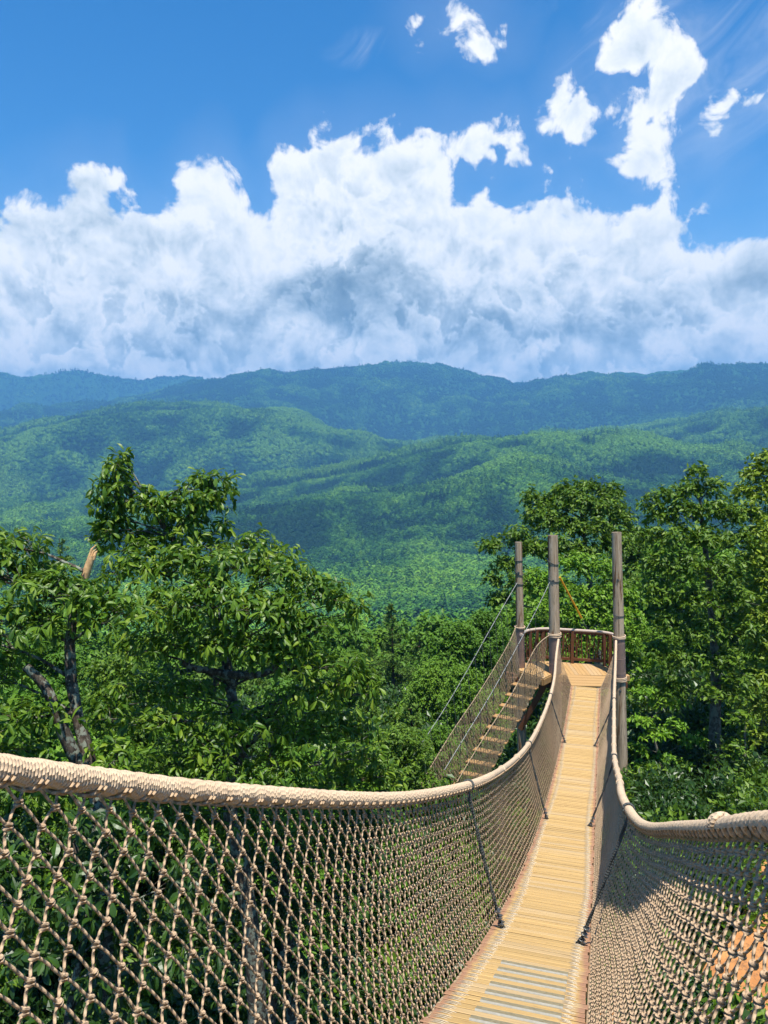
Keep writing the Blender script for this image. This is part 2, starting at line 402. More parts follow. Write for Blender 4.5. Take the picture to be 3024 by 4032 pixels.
so = stp.build('lashing_staples', STAPLE, bridge); so.parent = deck; so['kind'] = 'stuff'
# cables below the deck
for off in (-0.42, -0.14, 0.14, 0.42):
    ss_ = np.linspace(-1.2, 27.2, 60); m2 = MB(); tubes(m2, W(ss_, deckn(ss_) + off, deckz(ss_) - 0.055), 0.013, 6)
    m2.build('deck_cable', CABLE, bridge)
# metal anti-slip nosings on every second board of the steep end
i0 = int(np.argmin(np.abs((sd[:-1] + sd[1:]) / 2 - 6.2)))
for k in range(12):
    i = i0 - 2 * k
    if i < 1: break
    sm = (sd[i] + sd[i + 1]) / 2; c = W(sm, deckn(sm) + 0.045, deckz(sm))
    t = unit(W(sd[i + 1], 0, deckz(sd[i + 1])) - W(sd[i], 0, deckz(sd[i]))); up = np.cross(NV, t)
    mb = MB(); hw = 0.29
    prof = [(-.052, -.030), (-.057, -.026), (-.0585, -.004), (-.056, .004), (-.050, .0078), (-.043, .0082), (-.036, .0055), (.05, .0045), (.0515, .001)]
    vs = np.array([c + NV * hw * sx + t * a + up * q for sx in (-1, 1) for a, q in prof]); n_ = len(prof)
    mb.add(vs, [[j, j + n_, j + n_ + 1, j + 1] for j in range(n_ - 1)], None, 0, False); mb.mi[-1] = np.array([1] * 6 + [0] * (n_ - 7))
    mb.add(vs[:n_], [list(range(n_))]); mb.add(vs[n_:], [list(range(n_))[::-1]])
    mb.build('nosing_strip', [STRIP, NOSE], bridge)

# hand rails: rope-wrapped cable; the wrapping is a real coil on the near third
for side in (-1, 1):
    mb = MB(); s_end = 27.15 if side < 0 else 27.55
    s_coil = 9.0
    tt = np.linspace(-1.2, s_end, 500); tubes(mb, rail(side, tt), np.where(tt < s_coil, RR - 0.006, 0.042)[None], 14, 0, True, vscale=1.0)
    st, Lc = resample(lambda t: rail(side, t), -0.6, s_coil, 0.0135)
    turns = len(st) - 1; per = 14
    a = np.arange(turns * per + 1) / per
    sx = np.interp(a, np.arange(len(st)), st); C = rail(side, sx); T = unit(rail(side, sx + 1e-3) - rail(side, sx - 1e-3))
    A = unit(np.cross(T, UP)); B = np.cross(T, A) * -1
    wob = 1 + 0.045 * np.sin(a * 0.9 + 3 * np.sin(a * .11)) + 0.03 * vnoise(a * 0.35, a * 0 + 3.3)
    # a sag of the winding below, where the net is tied on
    ang = a * 2 * pi * (-side)
    low = np.clip(-np.sin(ang), 0, 1); ph = (sx * 6.9) % 1.0
    bulge = low ** 2 * 0.010 * np.exp(-((ph - .5) / .25) ** 2)
    rad = RR * wob + bulge
    P = C + A * (np.cos(ang) * rad)[:, None] + B * (np.sin(ang) * rad)[:, None]
    CH = per * 20
    for q in range(0, len(P) - 1, CH):
        seg = P[q:q + CH + 1]
        if len(seg) > 2: tubes(mb, seg, 0.0074, 6, 0, True, ref=np.broadcast_to(np.array([[T[min(q + 5, len(T) - 1)]]]), (1, len(seg), 3)))
    # occasional tie bands farther on
    for s_ in np.arange(s_coil + 1, s_end - .5, 1.05 if side > 0 else 1.9):
        t = unit(rail(side, s_ + .01) - rail(side, s_ - .01)); a1 = unit(np.cross(t, UP)); b1 = np.cross(a1, t)
        an = np.linspace(0, 2 * pi * 1.6, 20); pr = rail(side, s_) + np.outer(np.cos(an), a1) * .046 + np.outer(np.sin(an), b1) * .046 + np.outer(np.linspace(-.02, .03, 20), t)
        tubes(mb, pr, 0.010, 5)
    mb.build('hand_rail', WRAP, bridge)
# knot on the right hand rail
sk_ = 3.42; c = rail(1, sk_); t = unit(rail(1, sk_ + .01) - rail(1, sk_ - .01)); a1 = unit(np.cross(t, UP)); b1 = np.cross(a1, t)
mb = MB()
for q in range(5):
    an = np.linspace(0.1, pi * 1.0, 16); pr = c + np.outer(np.cos(an) * (.049 + .004 * (q % 2)), a1) + np.outer(np.sin(an) * (.051 + .006 * (q % 2)), -b1 * np.sign(-b1[2])) + np.outer(-0.03 + 0.015 * q + 0.02 * np.sin(an * 2 + q), t)
    tubes(mb, pr, 0.0105, 7)
an = np.linspace(0, 1, 14)
pr = c + np.outer(an * .11 - .05, t) + np.outer(np.sin(an * pi) * .02 + .043, UP) + np.outer(np.sin(an * 6) * .012, a1); tubes(mb, pr, 0.012, 7)
mb.build('rope_knot', WRAP, bridge)

# the nets
bv, bf = blob_mesh(7, 5); bvl, bfl = blob_mesh(5, 3)
def netpoint(side, sv, t):
    """t = 0 under the hand rail, 1 at the deck edge"""
    top = rail(side, sv); top = top - UP * 0.03
    sdk = np.minimum(sv, 26.75); bot = W(sdk, deckn(sdk) + side * (HW + 0.012), deckz(sdk) - 0.03)
    p = top + (bot - top) * t[..., None]
    sag = np.sin(pi * np.clip(t, 0, 1)) * (0.05 + 0.025 * np.sin(sv * 1.3)) * (1 + 0 * t)
    return p + NV * (side * sag)[..., None] - UP * (0.02 * np.sin(pi * t))[..., None]
for side in (-1, 1):
    s_end = 26.95 if side < 0 else 27.3
    stn, Ln = resample(lambda t: rail(side, t), -0.9, s_end, 0.134)
    ncol = len(stn); KR = 19
    def nd(i, k):
        ii = i + 0.5 * (k % 2)
        sv = np.interp(ii, np.arange(ncol), stn)
        h = np.sin(i * 12.9898 + k * 78.233) * 43758.5453; h = h - np.floor(h); h2 = np.sin(i * 39.34 + k * 11.13) * 24634.63; h2 = h2 - np.floor(h2)
        tq = (k + (h - .5) * 0.16 * ((k > 0) & (k < KR))) / KR
        sv = sv + (h2 - .5) * 0.022 * ((k > 0) & (k < KR))
        return netpoint(side, np.minimum(sv, s_end), tq), sv
    mb = MB()
    I, Kk = np.meshgrid(np.arange(ncol - 1), np.arange(KR), indexing='ij'); I = I.ravel(); Kk = Kk.ravel()
    p0, s0 = nd(I, Kk)
    for dlt in (0, 1):
        J = np.where(Kk % 2 == 0, I - 1 + dlt, I + dlt)
        ok = (J >= 0) & (J < ncol - 1 + (Kk + 1) % 2)
        p1, s1 = nd(J, Kk + 1)
        d = p1 - p0
        for lo, hi, S, sides in ((-5, 4.2, 9, 8), (4.2, 10, 5, 6), (10, 40, 3, 5)):
            w = ok & (s0 >= lo) & (s0 < hi)
            a, b_ = p0[w], p1[w]
            u = np.linspace(0, 1, S)
            P = a[:, None] + (b_ - a)[:, None] * u[None, :, None]
            # strands leave a knot steeply and belly a little
            bow = np.sin(2 * pi * u) * 0.0022 * (1 if dlt else -1)
            P = P + BV * bow[None, :, None] + NV * (np.sin(pi * u) * 0.006 * (1 if dlt else -1))[None, :, None]
            tubes(mb, P, 0.0049 if lo < 10 else 0.0046, sides)
    # knots: a lump with two turns of rope round it near the viewer
    I, Kk = np.meshgrid(np.arange(ncol - 1), np.arange(1, KR), indexing='ij'); I = I.ravel(); Kk = Kk.ravel()
    p0, s0 = nd(I, Kk)
    yaw = rng.uniform(-.35, .35, len(p0)); sz = rng.uniform(.9, 1.12, len(p0))
    X = (np.cos(yaw)[:, None] * BV + np.sin(yaw)[:, None] * UP); Z = (-np.sin(yaw)[:, None] * BV + np.cos(yaw)[:, None] * UP); Y = np.broadcast_to(NV, X.shape)
    far = s0 >= 7
    scatter_mesh(mb, bvl, bfl, p0[far], X[far] * .0125, Y[far] * .011, Z[far] * .011, 0, True)
    near = ~far
    scatter_mesh(mb, bv, bf, p0[near], X[near] * .0092, Y[near] * .009, Z[near] * .011, 0, True)
    N_ = int(near.sum()); an = np.linspace(0, 2 * pi, 13)
    for hh, tl, rr_, tr in ((-.0045, .25, .0104, .005), (.0045, -.15, .0098, .0048)):
        P = p0[near][:, None] + sz[near][:, None, None] * (X[near][:, None] * (np.cos(an) * rr_)[None, :, None] + Y[near][:, None] * (np.sin(an) * rr_)[None, :, None]
            + Z[near][:, None] * (hh + np.cos(an) * rr_ * tl)[None, :, None])
        tubes(mb, P, tr, 6, ref=np.broadcast_to(Z[near][:, None], P.shape))
    # loops round the hand rail at the top of every strand pair
    iL = np.arange(ncol - 1); svl = stn[:-1]; C = rail(side, svl); T = unit(rail(side, svl + .01) - rail(side, svl - .01)); A = unit(np.cross(T, UP)); B = np.cross(A, T); B = B * np.sign(B[:, 2:3])
    an = np.linspace(-pi * .95, -pi * .05, 9)
    for so_ in (-.012, .012):
        P = C[:, None] + A[:, None] * (np.cos(an) * .047)[None, :, None] + B[:, None] * (np.sin(an) * .050 - .004)[None, :, None] + T[:, None] * (so_ + .03 * np.cos(an))[None, :, None]
        tubes(mb, P, 0.0066, 6)
    # border cord along the deck edge
    ss_ = np.linspace(-0.9, 26.75, 240); tubes(mb, W(ss_, deckn(ss_) + side * (HW + .014), deckz(ss_) - .03), 0.014, 6)
    mb.build('side_net', ROPE, bridge)

# hangers: doubled steel cable from the rail to the deck with clamps at the foot
HANG = {-1: (7.34, 13.96, 20.84), 1: (7.25, 13.84, 20.78)}
for side in (-1, 1):
    for q, s_ in enumerate((0.72,) + HANG[side]):
        top = rail(side, s_); foot = W(s_, deckn(s_) + side * 0.40, deckz(s_) + 0.01)
        t = unit(rail(side, s_ + .01) - rail(side, s_ - .01)); a1 = unit(np.cross(t, UP)); b1 = np.cross(a1, t)
        ctr = top + (foot - top) * 0.5 - NV * side * 0.02 - UP * 0.0
        mb = MB()
        u = np.linspace(0, 1, 30)
        st0 = top - b1 * np.sign(b1[2]) * 0.06
        main = st0[None] * (1 - u[:, None]) + foot[None] * u[:, None] + (UP * .13)[None] * (1 - u[:, None]) * 0 - np.sin(pi * u)[:, None] * UP * 0.03
        for o_ in (-1, 1):
            tw = W(0, 0, 0) + np.stack([np.cos(u * 40) * .0, u * 0, u * 0], -1)
            tubes(mb, main + BV * (o_ * .010 * np.cos(u * 14))[:, None] + NV * (o_ * .010 * np.sin(u * 14))[:, None], 0.0095, 6)
        an = np.linspace(0, 2 * pi, 20)
        for o_ in (-.012, .012): tubes(mb, top + np.outer(np.cos(an) * .053, a1) + np.outer(np.sin(an) * .053, b1) + t * o_, 0.0105, 6)
        # eye under the rail, splayed foot
        tubes(mb, np.array([main[0], main[1], main[2]]), 0.019, 8); tubes(mb, main[11:14], 0.022, 8)
        for o_ in (-1, 1):
            f2 = foot + BV * 0.02 * o_ - NV * side * (0.035 * o_) - UP * .02
            tubes(mb, np.array([main[-3], (main[-3] + f2) / 2, f2]), 0.009, 6)
        h = mb.build('hanger_cable', CABLE, bridge); h['_o'] = bridge['_o']
        d = unit(main[-1] - main[-6]); e1 = unit(np.cross(d, BV)); e2 = np.cross(d, e1)
        for kk, f_ in enumerate((0.055, 0.125, 0.195)):
            pc = foot - d * f_ - UP * .01; mc = MB()
            an = np.linspace(-pi * .5, pi * 1.5, 15)
            box(mc, pc + e1 * .012, e2 * .034, e1 * .009, d * .013, 0, .003)
            an = np.linspace(0, pi, 9)
            for o_ in (-1,):
                pr = pc + np.outer(np.cos(an) * .022, e2) - np.outer(np.sin(an) * .026, e1); tubes(mc, pr, 0.006, 6)
            for o_ in (-1, 1):
                tubes(mc, np.array([pc + e2 * .022 * o_, pc + e2 * .022 * o_ + e1 * .045]), 0.006, 6, cap=True)
                tubes(mc, np.array([pc + e2 * .022 * o_ + e1 * .021, pc + e2 * .022 * o_ + e1 * .033]), 0.0125, 6, smooth=False, cap=True)
            cl = mc.build('cable_clamp', CLAMP, bridge); cl.parent = h

# ------------------------------------------------------------------ viewing platform
ZP = -9.0
plat = empty('viewing_platform', W(28.2, -1.4, ZP), 'small wooden lookout platform with brown railing at the far end of the rope bridge', 'platform')
outline = np.array([(27.45, -1.52), (27.75, 0.12), (27.78, .62), (28.45, .62), (29.02, -.02), (29.02, -2.45), (28.55, -3.08), (27.62, -3.22), (26.85, -2.22), (27.42, -1.95)])
def clip_band(poly, d, lo, hi):
    def cut(P, f):
        out = []
        for i in range(len(P)):
            a, b_ = P[i], P[(i + 1) % len(P)]; fa, fb = f(a), f(b_)
            if fa >= 0: out.append(a)
            if fa * fb < 0: out.append(a + (b_ - a) * fa / (fa - fb))
        return out
    P = [np.array(p) for p in poly]
    P = cut(P, lambda q: q @ d - lo); 
    if len(P) > 2: P = cut(P, lambda q: hi - q @ d)
    return P
# the floor outline is concave at the bridge mouth: split in a left and a right half
halves = [[(27.45, -1.52), (27.75, .12), (27.78, .62), (28.45, .62), (29.02, -.02), (29.02, -1.52)], [(27.45, -1.52), (29.02, -1.52), (29.02, -2.45), (28.55, -3.08), (27.62, -3.22), (26.85, -2.22), (27.42, -1.95)]]
mb = MB(); gd = np.array([0.28, 0.96]); gd = gd / np.linalg.norm(gd)
for hi_, hf in enumerate(halves):
    for w in np.arange(-4, 10, 0.142):
        P = clip_band(hf, gd, w, w + 0.134)
        if len(P) < 3: continue
        P = np.array(P); n_ = len(P); top = W(P[:, 0], P[:, 1], ZP); bot = W(P[:, 0], P[:, 1], ZP - .04)
        al = np.array([gd[1], -gd[0]])
        uv = np.stack([(P @ al) - (P @ al).mean(), P @ gd], -1)
        base = mb.n
        mb.add(np.concatenate([top, bot]), [list(range(n_))[::-1]], uv[::-1])
        mb.f.append(np.array([[i, (i + 1) % n_, (i + 1) % n_ + n_, i + n_] for i in range(n_)]) + base)
        mb.uv.append(np.zeros((n_ * 4, 2))); mb.mi.append(np.zeros(n_, int)); mb.sm.append(np.zeros(n_, bool))
mb.build('deck_floor', PLAT, plat)
# ramp boards between bridge and platform, each narrower than the last
for q in range(4):
    f0 = q / 4; f1 = (q + .93) / 4
    sA = (26.62 + (27.42 - 26.62) * f0); sB = (26.62 + (27.42 - 26.62) * f1)
    ql = lambda f: (-1.20 + (-1.43 + 1.20) * f, -.18 + (.02 + .18) * f)
    zA = deckz(26.62) + .008 + (ZP + .012 - deckz(26.62)) * f0; zB = deckz(26.62) + .008 + (ZP + .012 - deckz(26.62)) * f1
    (l0, r0), (l1, r1) = ql(f0), ql(f1)
    sl = 0.22
    t4 = [W(sA, l0, zA), W(sA + sl * .9, r0, zA), W(sB + sl * .9, r1, zB), W(sB, l1, zB)]
    mb = MB(); vs = np.array(t4 + [p - UP * .035 for p in t4])
    mb.add(vs, [[0, 1, 2, 3], [7, 6, 5, 4], [0, 4, 5, 1], [1, 5, 6, 2], [2, 6, 7, 3], [3, 7, 4, 0]], [(-.3, 0), (.3, 0), (.3, .14), (-.3, .14)] * 6)
    mb.build('ramp_board', PLAT, plat)
# rim joists and beams
def beam(name, a, b_, w, h, m, parent=plat, drop=0.0):
    a = np.array(a) - UP * drop; b_ = np.array(b_) - UP * drop; d = unit(b_ - a); side = unit(np.cross(d, UP)); up = np.cross(side, d)
    mb = MB(); box(mb, (a + b_) / 2, d * np.linalg.norm(b_ - a) / 2, side * w / 2, up * h / 2, 0, .006)
    return mb.build(name, m, parent)
for i, j in ((1, 2), (2, 3), (3, 4), (4, 5), (5, 6), (6, 7), (7, 8), (8, 9), (9, 0), (0, 1)):
    a, b_ = outline[i], outline[j]; v = unit(b_ - a) * 0.02
    beam('rim_joist', W(a[0] + v[0], a[1] + v[1], ZP - .165), W(b_[0] - v[0], b_[1] - v[1], ZP - .165), .05, .23, TREAD)
beam('support_beam', W(27.30, -1.6, ZP - .42), W(28.15, -3.75, ZP - .42), .15, .27, STAIN)
beam('support_beam', W(27.62, -3.6, ZP - .42), W(28.1, .75, ZP - .42), .15, .22, STAIN)
beam('cross_beam', W(28.2, .80, ZP - .17), W(27.75, -.3, ZP - .19), .2, .2, PLAT)
beam('brace', W(27.25, -2.15, ZP - .30), W(27.45, -3.1, ZP - 2.25), .16, .2, STAIN)
beam('brace', W(27.85, .42, ZP - 2.2), W(28.5, -.9, ZP - .3), .15, .18, STAIN)
# railing
rl = [(27.82, .50), (28.42, .52), (28.96, -.05), (28.96, -1.30), (28.96, -2.42), (28.52, -3.00), (27.80, -3.12)]
cap = [(27.74, .50), (28.42, .50), (28.96, -.06), (28.96, -2.42), (28.5, -3.0), (27.8, -3.14)]
mb = MB()
u_ = []
for i in range(len(cap) - 1):
    a, b_ = np.array(cap[i]), np.array(cap[i + 1])
    for f in np.linspace(0, 1, 6)[:-1]: u_.append(a + (b_ - a) * f)
u_.append(np.array(cap[-1])); u_ = np.array(u_)
ks = u_.copy()
for _ in range(2): ks[1:-1] = (ks[:-2] + 2 * ks[1:-1] + ks[2:]) / 4
pth = W(ks[:, 0], ks[:, 1], ZP + 1.31); tubes(mb, pth, 0.055, 10, cap=True)
mb.build('rail_cap', CAPW, plat)
posts = [(28.93, -1.28), (28.90, -.08), (28.72, .12), (28.50, .36), (28.93, -2.40), (28.80, -2.62), (28.62, -2.86), (28.94, -2.05)]
for i, (a, b_) in enumerate(posts):
    mb = MB(); box(mb, W(a, b_, ZP + .645), UP * .64, NV * .058, BV * .058, 0, .008); mb.build('rail_post', STAIN, plat)
for i in range(len(rl) - 1):
    a, b_ = rl[i], rl[i + 1]
    if i in (0, 5): continue
    beam('bottom_rail', W(*a, ZP + .16), W(*b_, ZP + .16), .05, .11, STAIN)
    beam('top_rail', W(*a, ZP + 1.22), W(*b_, ZP + 1.22), .05, .09, STAIN)
    # crooked laurel sticks fill each bay
    mb = MB(); Lb = math.dist(a, b_); nst = int(Lb / 0.085)
    for q in range(nst):
        f = (q + .5 + rng.uniform(-.3, .3)) / nst; g = f + rng.uniform(-.09, .09) / Lb
        u = np.linspace(0, 1, 8); ss_ = a[0] + (b_[0] - a[0]) * (f + (g - f) * u); nn = a[1] + (b_[1] - a[1]) * (f + (g - f) * u)
        wv = np.cumsum(rng.normal(0, .012, 8)); P = W(ss_, nn + wv, ZP + .18 + 1.04 * u)
        tubes(mb, P, np.full((1, 8), rng.uniform(.012, .026)), 5)
        if rng.random() < .6:
            h = rng.uniform(.2, .6); p0 = P[int(h * 7)]; p1 = p0 + UP * .35 + NV * rng.uniform(-.2, .2)
            tubes(mb, np.array([p0, (p0 + p1) / 2 + NV * rng.normal(0, .02), p1]), .011, 4)
    mb.build('stick_infill', BARKSTICK if 'BARKSTICK' in globals() else STAIN, plat)

# ------------------------------------------------------------------ the three poles
def pole(top, base, r0, r1, label, wraps, loops, lash):
    e = empty('wooden_pole', base, label, 'pole', 'tall poles holding up the platform')
    top = np.array(top); base = np.array(base); d = unit(top - base); L = np.linalg.norm(top - base)
    S = 40; u = np.linspace(0, 1, S); rr_ = r0 + (r1 - r0) * u + 0.006 * fbm(u * 9, u * 0 + 40 * r0, 3)
    path = base + np.outer(u, top - base) + np.outer(0.012 * fbm(u * 3, u * 0 + 7, 2), NV)
    mb = MB(); tubes(mb, path, rr_[None], 20, cap=True); mb.build('shaft', POLE, e)
    def zr(z):
        f = (z - base[2]) / (top[2] - base[2]); return base + (top - base) * f, r0 + (r1 - r0) * f
    a1 = unit(np.cross(d, BV)); b1 = np.cross(d, a1)
    for z0, z1 in wraps:
        mb = MB(); n_ = int((z1 - z0) / .02)
        zz = np.linspace(z0, z1, n_ * 2 + 1); P = []; R_ = []
        for i, z in enumerate(zz):
            p, r = zr(z); P.append(p); R_.append(r + .016 + (.006 if i % 2 else -.004) + (0.008 if rng.random() < .02 else 0))
        tubes(mb, np.array(P), np.array(R_)[None], 20, cap=True); mb.build('rope_wrap', POLEWRAP, e)
    for z, tilt in loops:
        p, r = zr(z); an = np.linspace(0, 2 * pi, 28); mb = MB()
        tubes(mb, p + np.outer(np.cos(an) * (r + .012), a1) + np.outer(np.sin(an) * (r + .012), b1) + np.outer(tilt * np.cos(an + .6), d), .012, 6); mb.build('cable_loop', CABLE, e)
    for z, n_ in lash:
        mb = MB()
        for q in range(n_):
            p, r = zr(z + (q - n_ / 2) * .036); an = np.linspace(0, 2 * pi, 28); r += .03 + rng.uniform(0, .012)
            tubes(mb, p + np.outer(np.cos(an) * r, a1) + np.outer(np.sin(an) * r, b1) + np.outer(.012 * np.cos(an + q), d), .02, 7)
        mb.build('lashing', WRAP, e)
    for z in (wraps[0][1] + 2.15, wraps[0][0] - .32):
        p, r = zr(z); mb = MB(); tubes(mb, np.array([p - BV * (r - .02), p - BV * (r + .035)]), .022, 6, smooth=False, cap=True); tubes(mb, np.array([p - BV * (r - .03), p - BV * (r + .008)]), .042, 10, smooth=False, cap=True)
        mb.build('bolt', CLAMP, e)
    return e
def lean(top, base_z, s_, n_, zref, base2):     # straight line through the surveyed top and foot, carried down to the ground
    top = np.array(W(*top)); ft = np.array(W(*base2)); d = (ft - top) / (ft[2] - top[2]); return top, top + d * (base_z - top[2])
tM, bM = lean((27.6, -1.962, -3.815), -14.2, 0, 0, 0, (27.6, -1.835, -9.0))
tL, bL = lean((28.0, -3.258, -4.149), -14.2, 0, 0, 0, (28.0, -3.17, -9.0))
tR, bR = lean((27.85, .278, -3.676), -14.2, 0, 0, 0, (27.85, .475, -9.0))
pole(tM, bM, .225, .185, 'middle one of three grey poles, orange-brown streaked, with the yellow guard beside it', [(-9.0, -7.62)], [(-4.78, .10), (-5.45, .07)], [(-7.52, 4)])
pole(tL, bL, .185, .135, 'slimmest grey pole, standing at the left corner of the platform beside the net stairs', [(-9.0, -7.45)], [(-4.85, .0), (-5.3, .12), (-5.72, .04)], [(-7.42, 2)])
pole(tR, bR, .215, .172, 'right one of three grey poles, with the right rope rail tied to its front', [(-9.2, -7.55)], [(-6.72, .03)], [(-7.52, 3), (-9.1, 4)])

# yellow guy guard on the wire behind the middle pole
g0 = np.array(W(27.75, -1.755, -5.30)); g1 = np.array(W(29.0, -.947, -7.206)); gd_ = unit(g1 - g0)
guy = empty('guy_wire', g1 + gd_ * 7.5, 'guy wire with a bright yellow guard sloping down from the middle pole', 'guy wire')
mb = MB(); tubes(mb, np.array([g0 - gd_ * .1, g1, g1 + gd_ * 7.5]), .008, 6); mb.build('wire', GALV, guy)
mb = MB(); tubes(mb, np.linspace(g0 + gd_ * .12, g1, 8), .034, 8, cap=True); mb.build('guard', YELLOW, guy)

# ------------------------------------------------------------------ the net stairs
stair = empty('rope_stairway', W(22.5, -5.0, -13.3), 'steep rope stairs with plank treads between nets, climbing to the left of the platform', 'rope stairs')
NT = 13
Ltr = np.array([(27.109, -3.306), (26.559, -3.519), (26.222, -3.669), (25.891, -3.872), (25.509, -4.063), (25.151, -4.239), (24.877, -4.426), (24.524, -4.594), (24.334, -4.79), (24.032, -4.988)])
Rtr = np.array([(26.867, -2.355), (26.26, -2.598), (25.942, -2.782), (25.661, -2.885), (25.261, -3.24), (24.864, -3.401), (24.62, -3.552), (24.436, -3.632), (24.239, -3.787), (23.95, -3.95)])
kk = np.arange(10)
pL0 = [np.polyfit(kk, Ltr[:, c_], 1) for c_ in (0, 1)]; pR0 = [np.polyfit(kk, Rtr[:, c_], 1) for c_ in (0, 1)]
def trL(k): return W(np.polyval(pL0[0], k), np.polyval(pL0[1], k), ZP - .3 * (np.asarray(k, float) + 1))
def trR(k): return W(np.polyval(pR0[0], k), np.polyval(pR0[1], k), ZP - .3 * (np.asarray(k, float) + 1))
for k in range(NT):
    a, b_ = trL(k), trR(k); d = unit(b_ - a); fw = np.cross(UP, d)
    mb = MB(); box(mb, (a + b_) / 2 - UP * .02, d * np.linalg.norm(b_ - a) / 2 * 1.04, fw * .135, UP * .022, 0, .005); mb.build('tread', TREAD, stair)
kq = np.linspace(-.6, NT - .3, 60)
ropeB = W(*np.array([(27.37, -2.05, -7.517), (26.795, -2.41, -7.74), (26.156, -2.754, -8.356), (25.176, -3.282, -9.331), (23.909, -3.965, -10.3), (22.658, -4.64, -11.358)]).T)
ropeA = W(*np.array([(27.9, -3.32, -7.35), (27.129, -3.452, -7.728), (26.511, -3.821, -8.404), (25.365, -4.504, -9.481), (24.454, -5.047, -10.253), (22.935, -5.953, -11.781)]).T)
cabB = W(*np.array([(27.5, -2.02, -5.47), (26.36, -2.645, -6.801), (26.026, -2.825, -7.145), (24.137, -3.842, -9.0), (23.441, -4.217, -9.60), (22.161, -4.907, -10.695)]).T)
cabA = W(*np.array([(27.9, -3.28, -5.68), (26.325, -3.931, -6.867), (25.232, -4.583, -8.111), (24.028, -5.301, -9.401), (21.799, -6.63, -11.364)]).T)
def dense(P, n):
    L = np.concatenate([[0], np.cumsum(np.linalg.norm(np.diff(P, axis=0), axis=1))]); return spline(L / L[-1], P)(np.linspace(0, 1, n))
for P, nm, r, m in ((ropeB, 'hand_rope', .020, THIN), (ropeA, 'hand_rope', .018, THIN), (cabB, 'suspension_cable', .013, GALV), (cabA, 'suspension_cable', .013, GALV)):
    mb = MB(); Pd = dense(P, 90); tubes(mb, Pd, r, 6)
    if nm == 'hand_rope':
        for q in range(3, 88, 4): tubes(mb, np.array([Pd[q] - UP * .01, Pd[q] + (Pd[q + 1] - Pd[q]) * .6]), r * 1.6, 6)
    mb.build(nm, m, stair)
def closest(P, q):
    dxy = np.linalg.norm(P[:, :2] - q[:2], axis=1); return P[int(np.argmin(dxy))]
for Pc, tr in ((dense(cabA, 200), trL), (dense(cabB, 200), trR)):
    for k in range(NT):
        q = tr(k); p = closest(Pc, q); mb = MB()
        tubes(mb, np.array([p, (p + q) / 2 + NV * .005, q - UP * .03]), .0075, 5); 
        tubes(mb, np.array([p - UP * .05, p + UP * .03]), .02, 6, cap=True); tubes(mb, np.array([p - UP * .22, p - UP * .16]), .014, 6, cap=True)
        mb.build('dropper_cable', CABLE, stair)
# stair nets: square-ish diamond mesh from the hand rope to the tread ends
for Pr, tr in ((dense(ropeA, 400), trL), (dense(ropeB, 400), trR)):
    mb = MB(); nc = 58; kr = 12
    kx = np.linspace(-1.2, NT - .6, nc)
    bots = tr(kx) - UP * .05
    # pair each foot with the rope point on the same plumb line
    fi = np.linspace(.02, .985, nc); tops = Pr[(fi * 399).astype(int)]
    def nd2(i, k):
        ii = np.clip(i + .5 * (k % 2), 0, nc - 1); a = np.stack([np.interp(ii, np.arange(nc), tops[:, c_]) for c_ in range(3)], -1); b_ = np.stack([np.interp(ii, np.arange(nc), bots[:, c_]) for c_ in range(3)], -1)
        t = (k / kr)[..., None]; sg = np.sin(pi * k / kr)[..., None]
        return a + (b_ - a) * t - UP * .10 * sg + BV * 0.03 * np.sin(ii * 1.7)[..., None] * sg
    I, Kk = np.meshgrid(np.arange(nc), np.arange(kr), indexing='ij'); I = I.ravel(); Kk = Kk.ravel()
    p0 = nd2(I, Kk)
    for dl in (0, 1):
        J = np.where(Kk % 2 == 0, I - 1 + dl, I + dl); ok = (J >= 0) & (J < nc)
        a = p0[ok]; b_ = nd2(J, Kk + 1)[ok]
        tubes(mb, np.stack([a, (a + b_) / 2 - UP * .01, b_], 1), .0072, 4)
    scatter_mesh(mb, bvl, bfl, p0, np.tile(BV * .014, (len(p0), 1)), np.tile(NV * .014, (len(p0), 1)), np.tile(UP * .014, (len(p0), 1)), 0, True)
    mb.build('stair_net', THIN, stair)

# ------------------------------------------------------------------ terrain
def azte(pts):
    p = np.array(pts, float); d = ray(p[:, 0] * K, p[:, 1] * K); h = np.hypot(d[:, 0], d[:, 1])
    return np.arctan2(d[:, 0], d[:, 1]), d[:, 2] / h
def ridge(pts):
    a, t = azte(pts)
    return lambda az: np.interp(az, a, t)
RA = ridge([(-600, 1140), (0, 1128), (300, 1105), (500, 1078), (600, 1058), (700, 1040), (800, 1016), (900, 988), (1000, 962), (1100, 947), (1200, 944), (1300, 951), (1400, 959), (1500, 966), (1600, 971), (1659, 985), (2200, 1000)])
RA0 = ridge([(-600, 1160), (0, 1150), (300, 1130), (500, 1112), (700, 1088), (850, 1068), (950, 1046), (1050, 1018), (1130, 1003), (1200, 1010), (1300, 1052), (1400, 1085), (1659, 1110), (2200, 1120)])
RB = ridge([(-600, 1000), (0, 951), (100, 926), (200, 906), (300, 896), (400, 889), (480, 886), (560, 891), (650, 911), (720, 936), (800, 951), (850, 966), (1000, 962), (1200, 952), (1350, 942), (1450, 927), (1550, 912), (1659, 900), (2200, 880)])
RC = ridge([(-600, 960), (200, 915), (300, 892), (350, 873), (400, 855), (500, 836), (560, 831), (650, 825), (720, 818), (790, 815), (830, 808), (870, 805), (910, 806), (950, 803), (1000, 814), (1060, 828), (1110, 841), (1160, 838), (1250, 828), (1330, 825), (1400, 825), (1440, 821), (1500, 818), (1600, 811), (1659, 809), (2200, 820)])
